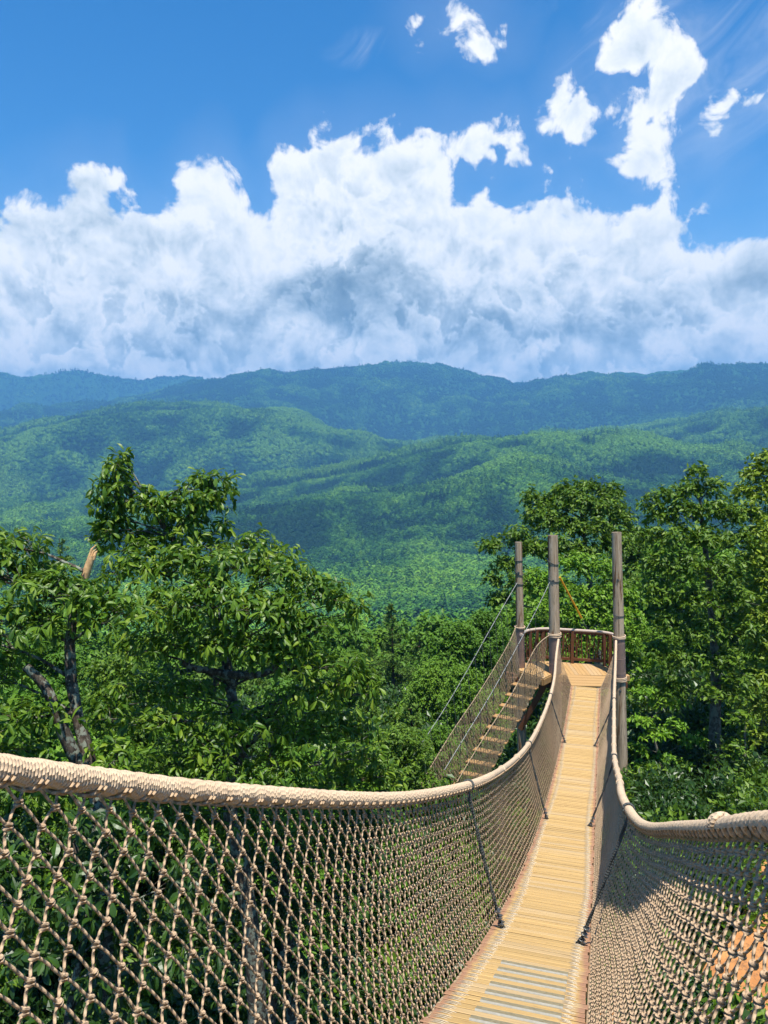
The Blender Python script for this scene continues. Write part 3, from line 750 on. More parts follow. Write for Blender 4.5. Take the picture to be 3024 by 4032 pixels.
RD = ridge([(-600, 830), (0, 810), (50, 818), (100, 815), (160, 809), (230, 812), (300, 824), (380, 822), (430, 824), (470, 831), (530, 814), (590, 817), (640, 820), (700, 814), (730, 814), (780, 822), (900, 840), (1659, 840), (2200, 850)])
NR = [0, 22, 45, 110, 300, 750, 1350, 1900, 2080, 2500, 2900, 3700, 4500, 6500, 7400, 8000, 10000]
def nodes(az):
    o = np.ones_like(az)
    rgt = np.clip((az - .1) / .4, 0, 1)
    zA, zB, zC, zD = 2500 * RA(az) - 8, 3700 * RB(az) - 8, 6500 * RC(az) - 6, 8000 * RD(az) - 5
    zA0 = 1900 * RA0(az) - 8; vA0 = np.minimum(zA0, zA) - 34
    vAB = np.minimum(zA, zB) - 70 * np.clip((az + .25) / .2, 0, 1) - 12
    vBC = np.minimum(zB, zC) - 95
    return np.stack([-12.6 * o, -12.9 * o, -18.0 * o + 3.0 * rgt, -43 * o + 9 * rgt, -106 * o + 16 * rgt, -192 * o, -238 * o, zA0, vA0, zA, vAB, zB, vBC, zC, np.minimum(zC - 300, 400), zD, zD - 500])
def height(az, r, detail=True):
    az = np.asarray(az, float); r = np.asarray(r, float)
    Z = nodes(az.ravel()).reshape(len(NR), *az.shape)
    i = np.clip(np.searchsorted(NR, r, side='right') - 1, 0, len(NR) - 2)
    R_ = np.array(NR, float); t = np.clip((r - R_[i]) / (R_[i + 1] - R_[i]), 0, 1)
    z0 = np.take_along_axis(Z, i[None], 0)[0]; z1 = np.take_along_axis(Z, (i + 1)[None], 0)[0]
    near = r < 1350
    ts = np.where(near, t, t * t * (3 - 2 * t) * .65 + .35 * t)
    z = z0 + (z1 - z0) * ts
    if detail:
        x = r * np.sin(az); y = r * np.cos(az)
        bell = np.where(near, 1, np.sin(pi * t)) 
        big = fbm(x / 900 + 3, y / 900 + 1, 4, .5, True) * 0.034 * r * bell * np.clip((r - 900) / 900, 0, 1)
        med = fbm(x / 260 + 9, y / 260, 4, .5) * 0.010 * r * np.clip((r - 250) / 900, 0, 1) * (0.35 + .65 * bell)
        sm = fbm(x / 14, y / 14, 3) * 0.35 * np.clip(r / 30, 0, 1)
        z = z + np.minimum(big, 70) + np.clip(med, -40, 40) + sm
        sp = fbm(x / 1500 + 40, y / 1500, 4, .55, True)
        z = z + sp * 150 * np.clip((r - 4500) / 1200, 0, 1) * np.clip((8600 - r) / 1500, 0, 1) * np.where(r < 6500, np.sin(pi * t) ** .7, np.sin(pi * t))
    return z
def hxy(x, y): return height(np.arctan2(x, y), np.hypot(x, y))
ra = np.concatenate([np.linspace(2, 60, 40), np.geomspace(62, 700, 90), np.linspace(710, 2900, 200), np.linspace(2920, 6900, 150), np.geomspace(6950, 8700, 50)])
aa = np.concatenate([np.linspace(-pi, -0.66, 40)[:-1], np.linspace(-.66, .66, 520), np.linspace(.66, pi, 40)[1:-1]])
AZ, RRd = np.meshgrid(aa, ra, indexing='ij'); HZ = height(AZ, RRd)
gv = np.stack([RRd * np.sin(AZ), RRd * np.cos(AZ), HZ], -1)
na, nr = AZ.shape
i = np.arange(na)[:, None] * nr + np.arange(nr - 1)[None]; j = ((np.arange(na)[:, None] + 1) % na) * nr + np.arange(nr - 1)[None]
gf = np.stack([i, i + 1, j + 1, j], -1).reshape(-1, 4)[:, ::-1]
mb = MB(); mb.add(np.concatenate([gv.reshape(-1, 3), [[0, 0, -12.6]]]), gf, None, 0, True)
mb.f.append(np.array([[na * nr, ((q + 1) % na) * nr, q * nr] for q in range(na)])); mb.uv.append(np.zeros((na * 3, 2))); mb.mi.append(np.zeros(na, int)); mb.sm.append(np.ones(na, bool))
m, nt, b = material('forest_floor')
P = position(nt); gd2 = nt.nodes.new('ShaderNodeVectorMath'); gd2.operation = 'LENGTH'; nt.links.new(P, gd2.inputs[0]); dist = V(nt, gd2.outputs['Value'])
n1 = noise(nt, P, .8, 6, .7); n2 = noise(nt, P, .045, 6, .75); n3 = noise(nt, P, .004, 4, .6)
nearc = mix(nt, n1.ss(.35, .65), (0.035, 0.03, 0.014), (0.05, 0.075, 0.02))
farc = mix(nt, n2.ss(.3, .7), (0.012, 0.045, 0.010), (0.05, 0.135, 0.022)); farc = mix(nt, n3.ss(.4, .65) * .45, farc, (0.015, 0.055, 0.016))
nt.links.new(mix(nt, dist.ss(60, 200), nearc, farc), b.inputs['Base Color']); b.inputs['Roughness'].default_value = 1; b.inputs['Specular IOR Level'].default_value = 0
bump(nt, b, n2, 1.0, 14.0)
g = mb.build('ground', m); g['kind'] = 'structure'

# red clay road winding below the bridge
rp = spline(np.linspace(0, 1, 7), np.array([(28, 41), (20.3, 31), (14.2, 23), (9.3, 16.8), (4, 14.6), (-1.5, 15.6), (-7, 11.5)], float))
tq = np.linspace(0, 1, 70); c2 = rp(tq); tg = unit(np.gradient(c2, axis=0)); nn2 = np.stack([-tg[:, 1], tg[:, 0]], -1)
ws = np.linspace(-1, 1, 9); wd = np.interp(tq, [0, .45, .6, 1], [1.6, 1.15, .6, .6]) + .6 * fbm(tq * 9, tq * 0 + 3, 3)
rv = c2[:, None] + nn2[:, None] * (ws[None, :, None] * wd[:, None, None]); rz = hxy(rv[..., 0], rv[..., 1]) + .06
rv = np.concatenate([rv, rz[..., None]], -1).reshape(-1, 3); q = np.arange(69)[:, None] * 9 + np.arange(8)[None]
mb = MB(); mb.add(rv, np.stack([q, q + 1, q + 10, q + 9], -1).reshape(-1, 4), None, 0, True)
m, nt, b = material('red_clay'); P = position(nt); n1 = noise(nt, P, .9, 6, .65); n2 = noise(nt, P, 6, 5, .7)
c = mix(nt, n1.ss(.35, .65), (0.42, 0.17, 0.05), (0.58, 0.27, 0.09)); c = mix(nt, n2.ss(.5, .62) * .7, c, (0.22, 0.10, 0.04)); n3 = noise(nt, P, 22, 3, .6); c = mix(nt, n3.ss(.6, .68) * .8, c, (0.16, 0.12, 0.06)); c = mix(nt, n3.ss(.30, .24) * .5, c, (0.55, 0.42, 0.28))
nt.links.new(c, b.inputs['Base Color']); b.inputs['Roughness'].default_value = .95; bump(nt, b, n2, .6, .05)
o = mb.build('dirt_road', m); o['kind'] = 'structure'

# ------------------------------------------------------------------ foliage
def leaf_big():
    """serrated oak leaf, folded along the midrib and drooping; length 1 along +x"""
    xs = np.array([0.0, .14, .30, .47, .63, .79, .92, 1.0]); w = np.array([0.012, .06, .125, .15, .185, .14, .085, .0])
    z = -0.42 * xs ** 2 + 0.08 * xs
    v = []; 
    for x, h, zz in zip(xs, w, z): v.append((x, 0, zz))
    for sgn in (-1, 1):
        for x, h, zz in zip(xs, w, z): v.append((x + (.035 if h > .1 else 0), sgn * h, zz + h * .42))
    f = []
    for q in range(7):
        f.append((q, q + 1, 8 + q + 1, 8 + q)); f.append((q + 1, q, 16 + q, 16 + q + 1))
    return np.array(v), np.array(f)
def leaf_small():
    v = np.array([(0, 0, 0), (.45, -.27, .05), (1, 0, -.12), (.45, .27, .05)], float); return v, np.array([(0, 1, 2), (0, 2, 3)])
def leaf_mid():
    v = np.array([(0, 0, 0), (.3, -.2, .07), (.75, -.17, 0), (1, 0, -.15), (.75, .17, 0), (.3, .2, .07), (.5, 0, 0)], float)
    return v, np.array([(0, 1, 6), (1, 2, 6), (2, 3, 6), (3, 4, 6), (4, 5, 6), (5, 0, 6)])
LB, LS, LM = leaf_big(), leaf_small(), leaf_mid()
def put_leaves(mb, tpl, P, D, size, mi=0, roll=None, up=UP):
    D = unit(D); s_ = np.cross(np.broadcast_to(up, D.shape), D); bad = np.linalg.norm(s_, axis=1) < .05; s_[bad] = (1, 0, 0); s_ = unit(s_); n_ = np.cross(D, s_)
    if roll is not None: s_, n_ = s_ * np.cos(roll)[:, None] + n_ * np.sin(roll)[:, None], n_ * np.cos(roll)[:, None] - s_ * np.sin(roll)[:, None]
    size = np.asarray(size)[:, None]; wv = size * rng.uniform(.8, 1.15, size.shape); scatter_mesh(mb, tpl[0], tpl[1], P, D * size, s_ * wv, n_ * size * rng.uniform(.5, 1.3, size.shape), mi)
def rdir(n): return unit(rng.normal(size=(n, 3)))
def whorls(mb, tpl, tips, axes, per, size, droop=.35, spread=.9):
    n = len(tips); a = np.repeat(tips, per, 0); ax = np.repeat(unit(axes), per, 0)
    rd = rdir(n * per); rd = unit(rd - ax * (rd * ax).sum(1, keepdims=True))
    D = unit(ax * rng.uniform(.05, .75, (n * per, 1)) + rd * spread + np.array([0, 0, -droop]) * rng.uniform(.2, 1.9, (n * per, 1)))
    put_leaves(mb, tpl, a + ax * rng.uniform(-.4, .15, (n * per, 1)) * size + D * size * .08, D, size * rng.uniform(.45, 1.3, n * per), 0, rng.normal(0, .5, n * per))
def limb(p0, p1, n=7, sag=.0, wig=.06):
    u = np.linspace(0, 1, n)[:, None]; L = np.linalg.norm(p1 - p0)
    off = np.cumsum(rng.normal(0, wig * L / n, (n, 3)), 0); off -= u * off[-1]
    return p0 + (p1 - p0) * u + off + UP * (np.sin(pi * u) * sag * L)
def tree(name, label, cat, trunk, r0, r1, blobs, leafmat, tpl, size, dens, bark, group=None, per=6, limb_from=0.15, twig=True, extra=None, droop=.35, shell=.55, fine=4):
    """trunk: list of points (foot first); blobs: (centre, (rx,ry,rz)) leaf clumps, each carried by a limb of its own"""
    trunk = np.array(trunk, float); e = empty(name, trunk[0], label, cat, group)
    L = np.concatenate([[0], np.cumsum(np.linalg.norm(np.diff(trunk, axis=0), axis=1))]); tp = spline(L / L[-1], trunk)(np.linspace(0, 1, 24)) if len(trunk) > 2 else limb(trunk[0], trunk[1], 24, 0, .05)
    wood = MB(); rad = r0 + (r1 - r0) * np.linspace(0, 1, 24); rad = rad * (1 + .06 * rng.normal(size=24)); rad[0] *= 1.35; rad[1] *= 1.12
    tubes(wood, tp, rad[None], 10, cap=True)
    leaves = MB()
    for c, rr_ in blobs:
        c = np.array(c, float); rr_ = np.array(rr_, float)
        lo = tp[int(limb_from * 23):]; cost = np.linalg.norm(lo - c, axis=1) + np.maximum(0, lo[:, 2] - c[2] + .3 * np.linalg.norm(lo[:, :2] - c[:2], axis=1)) * 1.5
        k = int(np.argmin(cost)); p0 = lo[k]; rl_ = max(r1 * .5, .30 * rad[int(limb_from * 23) + k] if int(limb_from * 23) + k < 24 else r1)
        rl_ = min(rl_, .09 * np.linalg.norm(c - p0) + .02)
        lp = limb(p0, c, 8, .06); tubes(wood, lp, np.linspace(rl_, rl_ * .3, 8)[None], 6)
        vol = rr_[0] * rr_[1] * rr_[2]; n = max(5, int(dens * (rr_[0] * rr_[1] + rr_[1] * rr_[2] + rr_[0] * rr_[2]) / 3))
        d = rdir(n); d[:, 2] = np.where(d[:, 2] < -.35, -d[:, 2], d[:, 2]); q = d * (shell + (1.05 - shell) * rng.random((n, 1)) ** .7) * (1 + .22 * rng.normal(size=(n, 1)))
        tips = c + q * rr_
        if twig:
            for gidx in range(0, n, fine):
                t_ = tips[gidx]; s0 = lp[rng.integers(4, 8)]
                tubes(wood, limb(s0, t_, 4, .05, .12), np.linspace(rl_ * .25, rl_ * .08 + .002, 4)[None], 4)
        ax = unit(q * (1 / np.maximum(rr_, .1)) + np.array([0, 0, .25]))
        whorls(leaves, tpl, tips, ax, per, size, droop)
    if extra: extra(wood, leaves, e)
    wood.build('trunk', bark, e); cr = leaves.build('crown', leafmat, e)
    return e
def gz(x, y): return float(hxy(np.array([x]), np.array([y]))[0])
def B(x, y, rx_, ry_, dep, k=1.0): # a clump seen at bearing (x, y), rx_ by ry_ across, dep away
    ry_ = ry_ * (1.3 if dep > 25.5 else 1.0)
    return at(x, y, dep), (rx_ * dep / 1597 * k, .5 * (rx_ + ry_) * dep / 1597 * k, ry_ * dep / 1597 * k)
def foot(p): return np.array([p[0], p[1], gz(p[0], p[1]) - .1])

# the two chestnut oaks beside the bridge
dA = 10.0
tA = [at(x, y, d) for x, y, d in ((215, 1790, 9.7), (205, 1690, 9.8), (178, 1590, 9.9), (158, 1500, 10), (150, 1400, 10), (162, 1310, 10.05), (186, 1235, 10.1))]
tA = [np.array([tA[0][0] + .1, tA[0][1], gz(tA[0][0], tA[0][1]) - .1])] + tA
def snag(wood, leaves, e):
    p = at(186, 1240, 10.1); q = at(199, 1200, 10.1); mb = MB(); d = unit(q - p); L = np.linalg.norm(q - p)
    tubes(mb, np.array([p - d * .05, p + d * L * .5, q]), np.array([.06, .055, .04])[None], 7, cap=True)
    for a, h, r in ((-.03, .16, .018), (.035, .07, .02), (.0, .1, .014)):
        o_ = np.array([a, 0, 0]); tubes(mb, np.array([q + o_ - d * .06, q + o_ + d * h * .6, q + o_ * .6 + d * h + np.array([.03, 0, 0])]), np.array([r * 1.4, r, .002])[None], 5)
    mb.build('broken_stub', RAW, e)
    # the grey second stem and its crook
    tubes(wood, spline(np.linspace(0, 1, 5), np.array([at(200, 1700, 9.8), at(150, 1610, 9.7), at(118, 1530, 9.6), at(95, 1480, 9.6), at(55, 1440, 9.5)]))(np.linspace(0, 1, 16)), np.linspace(.10, .055, 16)[None], 8, cap=True)
blA = [B(35, 1185, 75, 45, 10.3), B(-20, 1250, 90, 80, 10), B(110, 1290, 95, 60, 9.7), B(45, 1360, 90, 65, 9.6), B(215, 1300, 65, 45, 9.8), B(250, 1345, 60, 50, 9.6), B(-10, 1460, 70, 60, 9.8),
       B(40, 1560, 85, 55, 9.3), B(20, 1660, 90, 55, 9.4), B(250, 1640, 60, 45, 9.6), B(100, 1240, 60, 30, 10.4), B(-70, 1380, 70, 90, 10), B(110, 1690, 70, 50, 9.9), B(-50, 1600, 70, 80, 10)]
tree('oak_tree', 'oak with a lichen-spotted trunk and pale snapped-off top at the left edge', 'tree', tA, .19, .055, blA, OAKLEAF, LB, .148, 390, BARK, per=6, limb_from=.35, extra=snag, droop=.45)

tB = [at(x, y, d) for x, y, d in ((505, 1800, 11.6), (495, 1700, 11.6), (520, 1620, 11.7), (512, 1560, 11.7), (500, 1500, 11.7), (490, 1440, 11.8), (470, 1330, 11.9), (420, 1230, 12), (370, 1160, 12), (330, 1100, 12))]
tB = [np.array([tB[0][0], tB[0][1], gz(tB[0][0], tB[0][1]) - .1])] + tB
def fork(wood, leaves, e):
    for P_, r in (([(505, 1480, 11.7), (480, 1455, 11.5), (430, 1445, 11.3), (395, 1430, 11.2)], .075), ([(480, 1455, 11.5), (540, 1460, 11.3), (590, 1445, 11.2), (640, 1395, 11.1), (690, 1360, 11)], .06),
                  ([(500, 1690, 11.6), (480, 1620, 11.4), (455, 1600, 11.3), (430, 1590, 11.2)], .04), ([(520, 1620, 11.7), (565, 1580, 11.5), (600, 1500, 11.4)], .045)):
        pp = np.array([at(*q) for q in P_]); tubes(wood, spline(np.linspace(0, 1, len(pp)), pp)(np.linspace(0, 1, 14)), np.linspace(r, r * .5, 14)[None], 7, cap=True)
blB = [B(263, 990, 16, 22, 12), B(252, 1035, 30, 34, 11.9), B(240, 1085, 34, 34, 11.9), B(238, 1150, 36, 36, 12), B(318, 1095, 36, 26, 11.9), B(370, 1090, 32, 26, 12), B(440, 1085, 36, 26, 11.9), B(480, 1075, 28, 26, 12), B(430, 1035, 26, 18, 12), B(300, 1180, 40, 28, 11.9), B(440, 1180, 50, 28, 11.9), B(258, 1010, 26, 30, 12), B(250, 1060, 38, 40, 12), B(245, 1120, 40, 50, 12.1), B(320, 1070, 34, 26, 12), B(345, 1110, 45, 35, 12), B(420, 1060, 45, 28, 12), B(470, 1045, 38, 26, 12), B(455, 1095, 45, 32, 12), B(405, 1145, 60, 40, 12.1),
       B(480, 1140, 22, 22, 12), B(250, 1170, 36, 28, 12.1), B(330, 1165, 55, 30, 12.1), B(545, 1175, 45, 30, 11.8), B(600, 1200, 40, 28, 11.7), B(300, 1235, 75, 45, 11.5), B(400, 1225, 85, 45, 11.4), B(500, 1225, 85, 45, 11.4), B(600, 1255, 80, 45, 11.2),
       B(680, 1285, 70, 40, 11.1), B(745, 1300, 45, 24, 11.1), B(775, 1325, 22, 30, 11.1), B(350, 1310, 80, 50, 11.1), B(450, 1310, 90, 60, 10.9), B(560, 1330, 95, 60, 10.8), B(650, 1370, 75, 55, 10.8), B(500, 1400, 90, 50, 11), B(600, 1420, 80, 50, 10.9),
       B(380, 1400, 70, 50, 11.1), B(720, 1440, 75, 40, 10.8), B(770, 1480, 45, 45, 10.8), B(690, 1500, 60, 40, 10.9), B(300, 1400, 40, 40, 11.4), B(800, 1500, 22, 40, 10.9)]
tree('oak_tree', 'tallest oak on the left, with big drooping leaves and two leafy spires against the valley', 'tree', tB, .20, .045, blB, OAKLEAF, LB, .148, 400, BARK, per=6, limb_from=.3, extra=fork, droop=.5)
# a lower oak before them, its leaves showing under and through the net
tC = [at(620, 1990, 13.0), at(600, 1800, 13.0), at(590, 1660, 13), at(580, 1560, 13)]; tC = [foot(tC[0])] + tC
blC = [B(x, y, rx_, ry_, d) for x, y, rx_, ry_, d in ((350, 1560, 80, 45, 12.6), (450, 1620, 80, 45, 11.1), (560, 1580, 80, 45, 11.1), (660, 1610, 85, 45, 11.2), (760, 1640, 70, 45, 12.6), (340, 1660, 90, 45, 11.2), (470, 1680, 90, 45, 11.0), (610, 1680, 90, 45, 11.0), (740, 1700, 70, 45, 12.4),
       (300, 1760, 110, 60, 12), (450, 1780, 110, 60, 12), (600, 1790, 110, 60, 12.2), (740, 1790, 80, 50, 12.6), (830, 1690, 40, 40, 12.4), (300, 1500, 70, 45, 11.6), (400, 1500, 70, 40, 11.4), (640, 1520, 60, 40, 11.2), (710, 1560, 60, 40, 11.4), (770, 1570, 50, 40, 11.6), (240, 1560, 60, 40, 11.2), (330, 1570, 70, 40, 10.9), (480, 1560, 60, 34, 11.2), (800, 1640, 40, 34, 12))]
tree('oak_tree', 'shorter oak whose leaves fill the space just above the middle of the left rope rail', 'tree', tC, .16, .05, blC, OAKLEAF, LB, .148, 300, BARK, per=6, limb_from=.3, droop=.45)
for (bx, by, dd, lab, xs) in ((170, 2020, 9.0, 'dark oak sapling seen through the widest net meshes at the lower left', ((60, 1830), (200, 1800), (235, 1850), (220, 1900), (210, 2010), (225, 2190), (330, 1850), (40, 1960), (180, 1950), (320, 1990), (430, 1900), (90, 2100), (250, 2120), (390, 2080), (-40, 1890), (-30, 2060))),
                              (600, 2050, 12.4, 'oak sapling seen through the net below the middle of the left rail', ((500, 1880), (620, 1880), (730, 1860), (540, 1990), (660, 1990), (480, 2090), (600, 2110), (720, 2120), (780, 1960), (840, 1830), (800, 1790)))):
    tr_ = [at(bx, by + 60, dd + .3), at(bx + 20, by - 60, dd + .4), at(bx - 10, by - 200, dd + .5)]
    tree('oak_sapling', lab, 'tree', [foot(tr_[0])] + tr_, .11, .03, [B(x, y, 80, 60, dd + rng.uniform(-.5, .6)) for x, y in xs], SHADELEAF, LB, .18, 150, BARK, per=6, limb_from=.2, droop=.45)  # sapling leaves carry their shade in the colour

# broad-leaved trees behind and right of the platform
def crown(cx, cyy, w, h, dep, n, rb, seed, top_heavy=.4):
    r_ = np.random.default_rng(seed); out = []
    for q in range(n):
        f = (q + .5) / n; y = cyy - h / 2 + h * f; half = w / 2 * (np.sin(pi * np.clip(.12 + .80 * f ** .8, 0, 1))) ** .8
        x = cx + r_.uniform(-1, 1) * half; k = r_.uniform(.75, 1.3)
        out.append(B(x, y, rb * k * 1.15, rb * k * .72, dep + r_.uniform(-1, 1) * w / 1597 * dep * .38))
    return out
def trunk_px(pts): 
    p = [at(*q) for q in pts]; return [foot(p[0])] + p[1:] if True else p
tree('hickory_tree', 'tall leafy tree rising just behind the lookout platform and its three poles', 'tree', trunk_px([(1300, 1600, 40), (1290, 1400, 40), (1270, 1230, 40), (1255, 1100, 40)]), .26, .07,
     [B(1150, 1085, 24, 22, 40), B(1185, 1090, 26, 20, 40), B(1215, 1072, 28, 24, 40), B(1270, 1060, 34, 20, 40), B(1320, 1075, 30, 24, 40), B(1245, 1095, 45, 28, 39), B(1165, 1125, 40, 28, 39.5), B(1300, 1110, 45, 30, 39), B(1340, 1130, 30, 32, 40), B(1210, 1140, 50, 26, 39), B(1280, 1150, 50, 26, 38.5),
      B(1120, 1165, 35, 22, 39), B(1060, 1185, 28, 20, 39), B(1090, 1225, 28, 20, 39), B(1060, 1255, 20, 14, 39), B(1150, 1195, 40, 25, 38.5), B(1330, 1180, 40, 30, 38.5), B(1370, 1170, 26, 26, 40), B(1200, 1190, 45, 25, 38), B(1260, 1200, 45, 25, 38), B(1130, 1265, 35, 25, 38), B(1080, 1300, 30, 20, 39)],
     BROAD, LS, .25, 175, BARK2, per=7, limb_from=.35, fine=14, shell=.4)
tree('maple_tree', 'bright green maple filling the view between the middle and right poles', 'tree', trunk_px([(1280, 1620, 35), (1275, 1450, 35), (1265, 1300, 35)]), .18, .05,
     [B(1240, 1225, 40, 25, 35), B(1290, 1235, 45, 25, 35), B(1170, 1260, 40, 25, 35.5), B(1225, 1280, 50, 26, 34.6), B(1300, 1290, 50, 26, 34.6), B(1350, 1290, 30, 24, 35), B(1190, 1320, 45, 24, 34.6), B(1260, 1335, 50, 24, 34.3), B(1320, 1345, 50, 24, 34.3), B(1370, 1340, 26, 24, 34.6), B(1225, 1380, 50, 24, 34.4), B(1295, 1395, 50, 24, 34.2), B(1360, 1400, 32, 24, 34.2), B(1150, 1360, 36, 24, 35), B(1400, 1440, 30, 18, 34), B(1380, 1480, 30, 18, 34)],
     MAPLE, LS, .22, 160, BARK2, per=7, limb_from=.35, fine=14, shell=.35)
tree('oak_tree', 'big dark tree with a straight pale trunk standing right of the platform', 'tree', trunk_px([(1545, 1770, 30), (1545, 1640, 30), (1546, 1500, 30), (1540, 1350, 30), (1525, 1200, 30), (1512, 1080, 30)]), .27, .06,
     [B(1508, 1030, 22, 22, 30), B(1490, 1065, 32, 22, 30), B(1535, 1060, 30, 22, 30), B(1450, 1075, 26, 20, 30), B(1405, 1095, 24, 20, 30), B(1430, 1120, 34, 24, 30), B(1480, 1110, 40, 26, 29.5), B(1540, 1110, 36, 26, 29.6), B(1580, 1120, 30, 26, 30), B(1410, 1165, 36, 26, 29.8), B(1470, 1165, 44, 28, 29.2), B(1530, 1170, 44, 28, 29.2), B(1590, 1175, 36, 28, 29.6),
      B(1420, 1225, 40, 26, 29.4), B(1490, 1230, 46, 28, 28.8), B(1560, 1240, 44, 28, 29), B(1430, 1290, 40, 28, 29.2), B(1505, 1300, 46, 28, 28.6), B(1590, 1300, 40, 28, 29.2), B(1440, 1350, 40, 28, 29.2), B(1520, 1370, 44, 28, 28.8), B(1600, 1370, 40, 28, 29.2), B(1420, 1415, 36, 26, 29.4), B(1490, 1430, 44, 28, 28.8), B(1570, 1440, 40, 28, 29), B(1450, 1490, 40, 26, 29.2), B(1600, 1500, 44, 28, 29), B(1530, 1500, 30, 20, 28.4)],
     BROAD, LS, .23, 170, BARK2, per=7, limb_from=.3, fine=14, shell=.4)
tree('hickory_tree', 'yellow-green tree cut off by the right edge, taller than the dark tree beside it', 'tree', trunk_px([(1690, 1750, 31), (1690, 1500, 31), (1685, 1200, 31), (1670, 1010, 31)]), .25, .06,
     [B(1655, 1000, 28, 22, 31), B(1625, 1030, 26, 22, 31), B(1680, 1040, 40, 26, 31), B(1600, 1065, 24, 18, 31), B(1645, 1075, 40, 26, 30.6), B(1620, 1120, 40, 26, 30.4), B(1690, 1110, 40, 30, 30.6), B(1650, 1165, 44, 28, 30), B(1630, 1220, 44, 28, 30), B(1690, 1210, 44, 30, 30), B(1650, 1275, 44, 28, 29.8), B(1640, 1335, 44, 28, 29.8), B(1700, 1320, 50, 40, 30), B(1660, 1400, 44, 28, 29.8), B(1640, 1470, 44, 28, 29.8), B(1690, 1480, 44, 40, 29.8), B(1650, 1540, 44, 28, 29.8), B(1630, 1590, 36, 22, 29.8)],
     YELLOWG, LS, .23, 170, BARK2, per=7, limb_from=.3, fine=14, shell=.4)
tree('maple_tree', 'low bright maple with flat sprays just right of the right pole', 'tree', trunk_px([(1420, 1790, 29), (1425, 1690, 29), (1400, 1560, 29)]), .10, .03,
     [B(1395, 1500, 34, 14, 29), B(1440, 1520, 34, 14, 29), B(1385, 1560, 34, 13, 28.6), B(1420, 1590, 34, 13, 28.4), B(1375, 1620, 26, 12, 28.6), B(1455, 1570, 26, 12, 28.8), B(1390, 1660, 32, 13, 28.6), B(1430, 1640, 26, 11, 28.6), B(1385, 1710, 30, 12, 28.6), B(1470, 1650, 30, 12, 29.4), B(1500, 1600, 28, 12, 29.5), B(1370, 1745, 30, 12, 28.4), B(1440, 1745, 36, 12, 28.6), B(1500, 1760, 30, 12, 29)],
     MAPLE, LS, .2, 170, BARK2, per=7, limb_from=.3, fine=14, shell=.2)
tree('maple_sapling', 'slender green sapling in the gap between the big dark tree and the clay road', 'tree', trunk_px([(1620, 1800, 27), (1615, 1700, 27), (1610, 1560, 27)]), .08, .03,
     [B(1600, 1560, 34, 18, 27), B(1590, 1620, 34, 18, 27), B(1615, 1660, 30, 18, 27), B(1590, 1710, 34, 18, 27), B(1560, 1690, 22, 14, 27)],
     BROAD, LS, .2, 170, BARK2, per=7, limb_from=.2, fine=14, shell=.3)

# ------------------------------------------------------------------ hillside trees: a few models, copied one by one
def generic_broad(seed, ncl, per, size, height_, radius, leafmat, tpl, nb):
    r_ = np.random.default_rng(seed); wood = MB(); leaves = MB()
    tp = limb(np.zeros(3), np.array([r_.normal(0, .3), r_.normal(0, .3), height_ * .9]), 12, 0, .05); tubes(wood, tp, np.linspace(radius * .05, .03, 12)[None], 7)
    for q in range(nb):
        f = (q + .5) / nb; z = height_ * (.28 + .70 * f); hw = radius * np.sin(pi * np.clip(.18 + .80 * f, 0, 1)) ** .7
        a = q * 2.4 + r_.uniform(-.4, .4); rr_ = hw * r_.uniform(.25, .85); c = np.array([rr_ * np.cos(a), rr_ * np.sin(a), z]); k = radius * r_.uniform(.28, .48)
        tubes(wood, limb(tp[int(np.clip(f * 8, 1, 10))], c, 5, .05), np.linspace(.07, .02, 5)[None], 4)
        d = rdir(ncl); d[:, 2] = np.where(d[:, 2] < -.3, -d[:, 2], d[:, 2]); qv = d * (.5 + .55 * r_.random((ncl, 1))) * (1 + .2 * r_.normal(size=(ncl, 1)))
        tips = c + qv * np.array([k, k, k * .7]); whorls(leaves, tpl, tips, qv + np.array([0, 0, .25]), per, size, .3)
    return wood, leaves
def generic_pine(seed, height_, radius, size, dens):
    r_ = np.random.default_rng(seed); wood = MB(); leaves = MB()
    tp = limb(np.zeros(3), np.array([r_.normal(0, .2), r_.normal(0, .2), height_]), 12, 0, .02); tubes(wood, tp, np.linspace(.18, .02, 12)[None], 7)
    zz = np.arange(height_ * .25, height_ * .97, .75)
    for z in zz:
        f = (z - zz[0]) / (zz[-1] - zz[0]); R_ = radius * (1 - f) ** .75 * r_.uniform(.7, 1.1) + .25; nbr = int(4 + 3 * r_.random())
        for q in range(nbr):
            a = r_.uniform(0, 2 * pi); R2 = R_ * r_.uniform(.6, 1.1); d = np.array([np.cos(a), np.sin(a), r_.uniform(-.05, .3)])
            p0 = np.array([0, 0, z + r_.uniform(-.2, .2)]); p1 = p0 + d * R2; lp = limb(p0, p1, 5, -.02, .06); tubes(wood, lp, np.linspace(.03, .008, 5)[None], 4)
            n = max(3, int(R2 * dens)); u = r_.uniform(.25, 1.05, n)[:, None]; side = np.array([-d[1], d[0], 0])
            pos = p0 + (p1 - p0) * u + side * (r_.normal(0, .18, (n, 1)) * R2 * .6) + UP * r_.normal(.03, .05, (n, 1))
            whorls(leaves, LS, pos, np.broadcast_to(d * .6 + UP * .6, pos.shape), 6, size, -.15, .8)
    return wood, leaves
class Proto: pass
def proto(name, wl, bark, leaf):
    p = Proto(); p.name = name; z = bpy.data.objects.new('z', None); z['_o'] = [0, 0, 0]
    p.t = wl[0].build('trunk', bark); p.c = wl[1].build('crown', leaf)
    for o in (p.t, p.c): COL.objects.unlink(o)
    bpy.data.objects.remove(z); return p
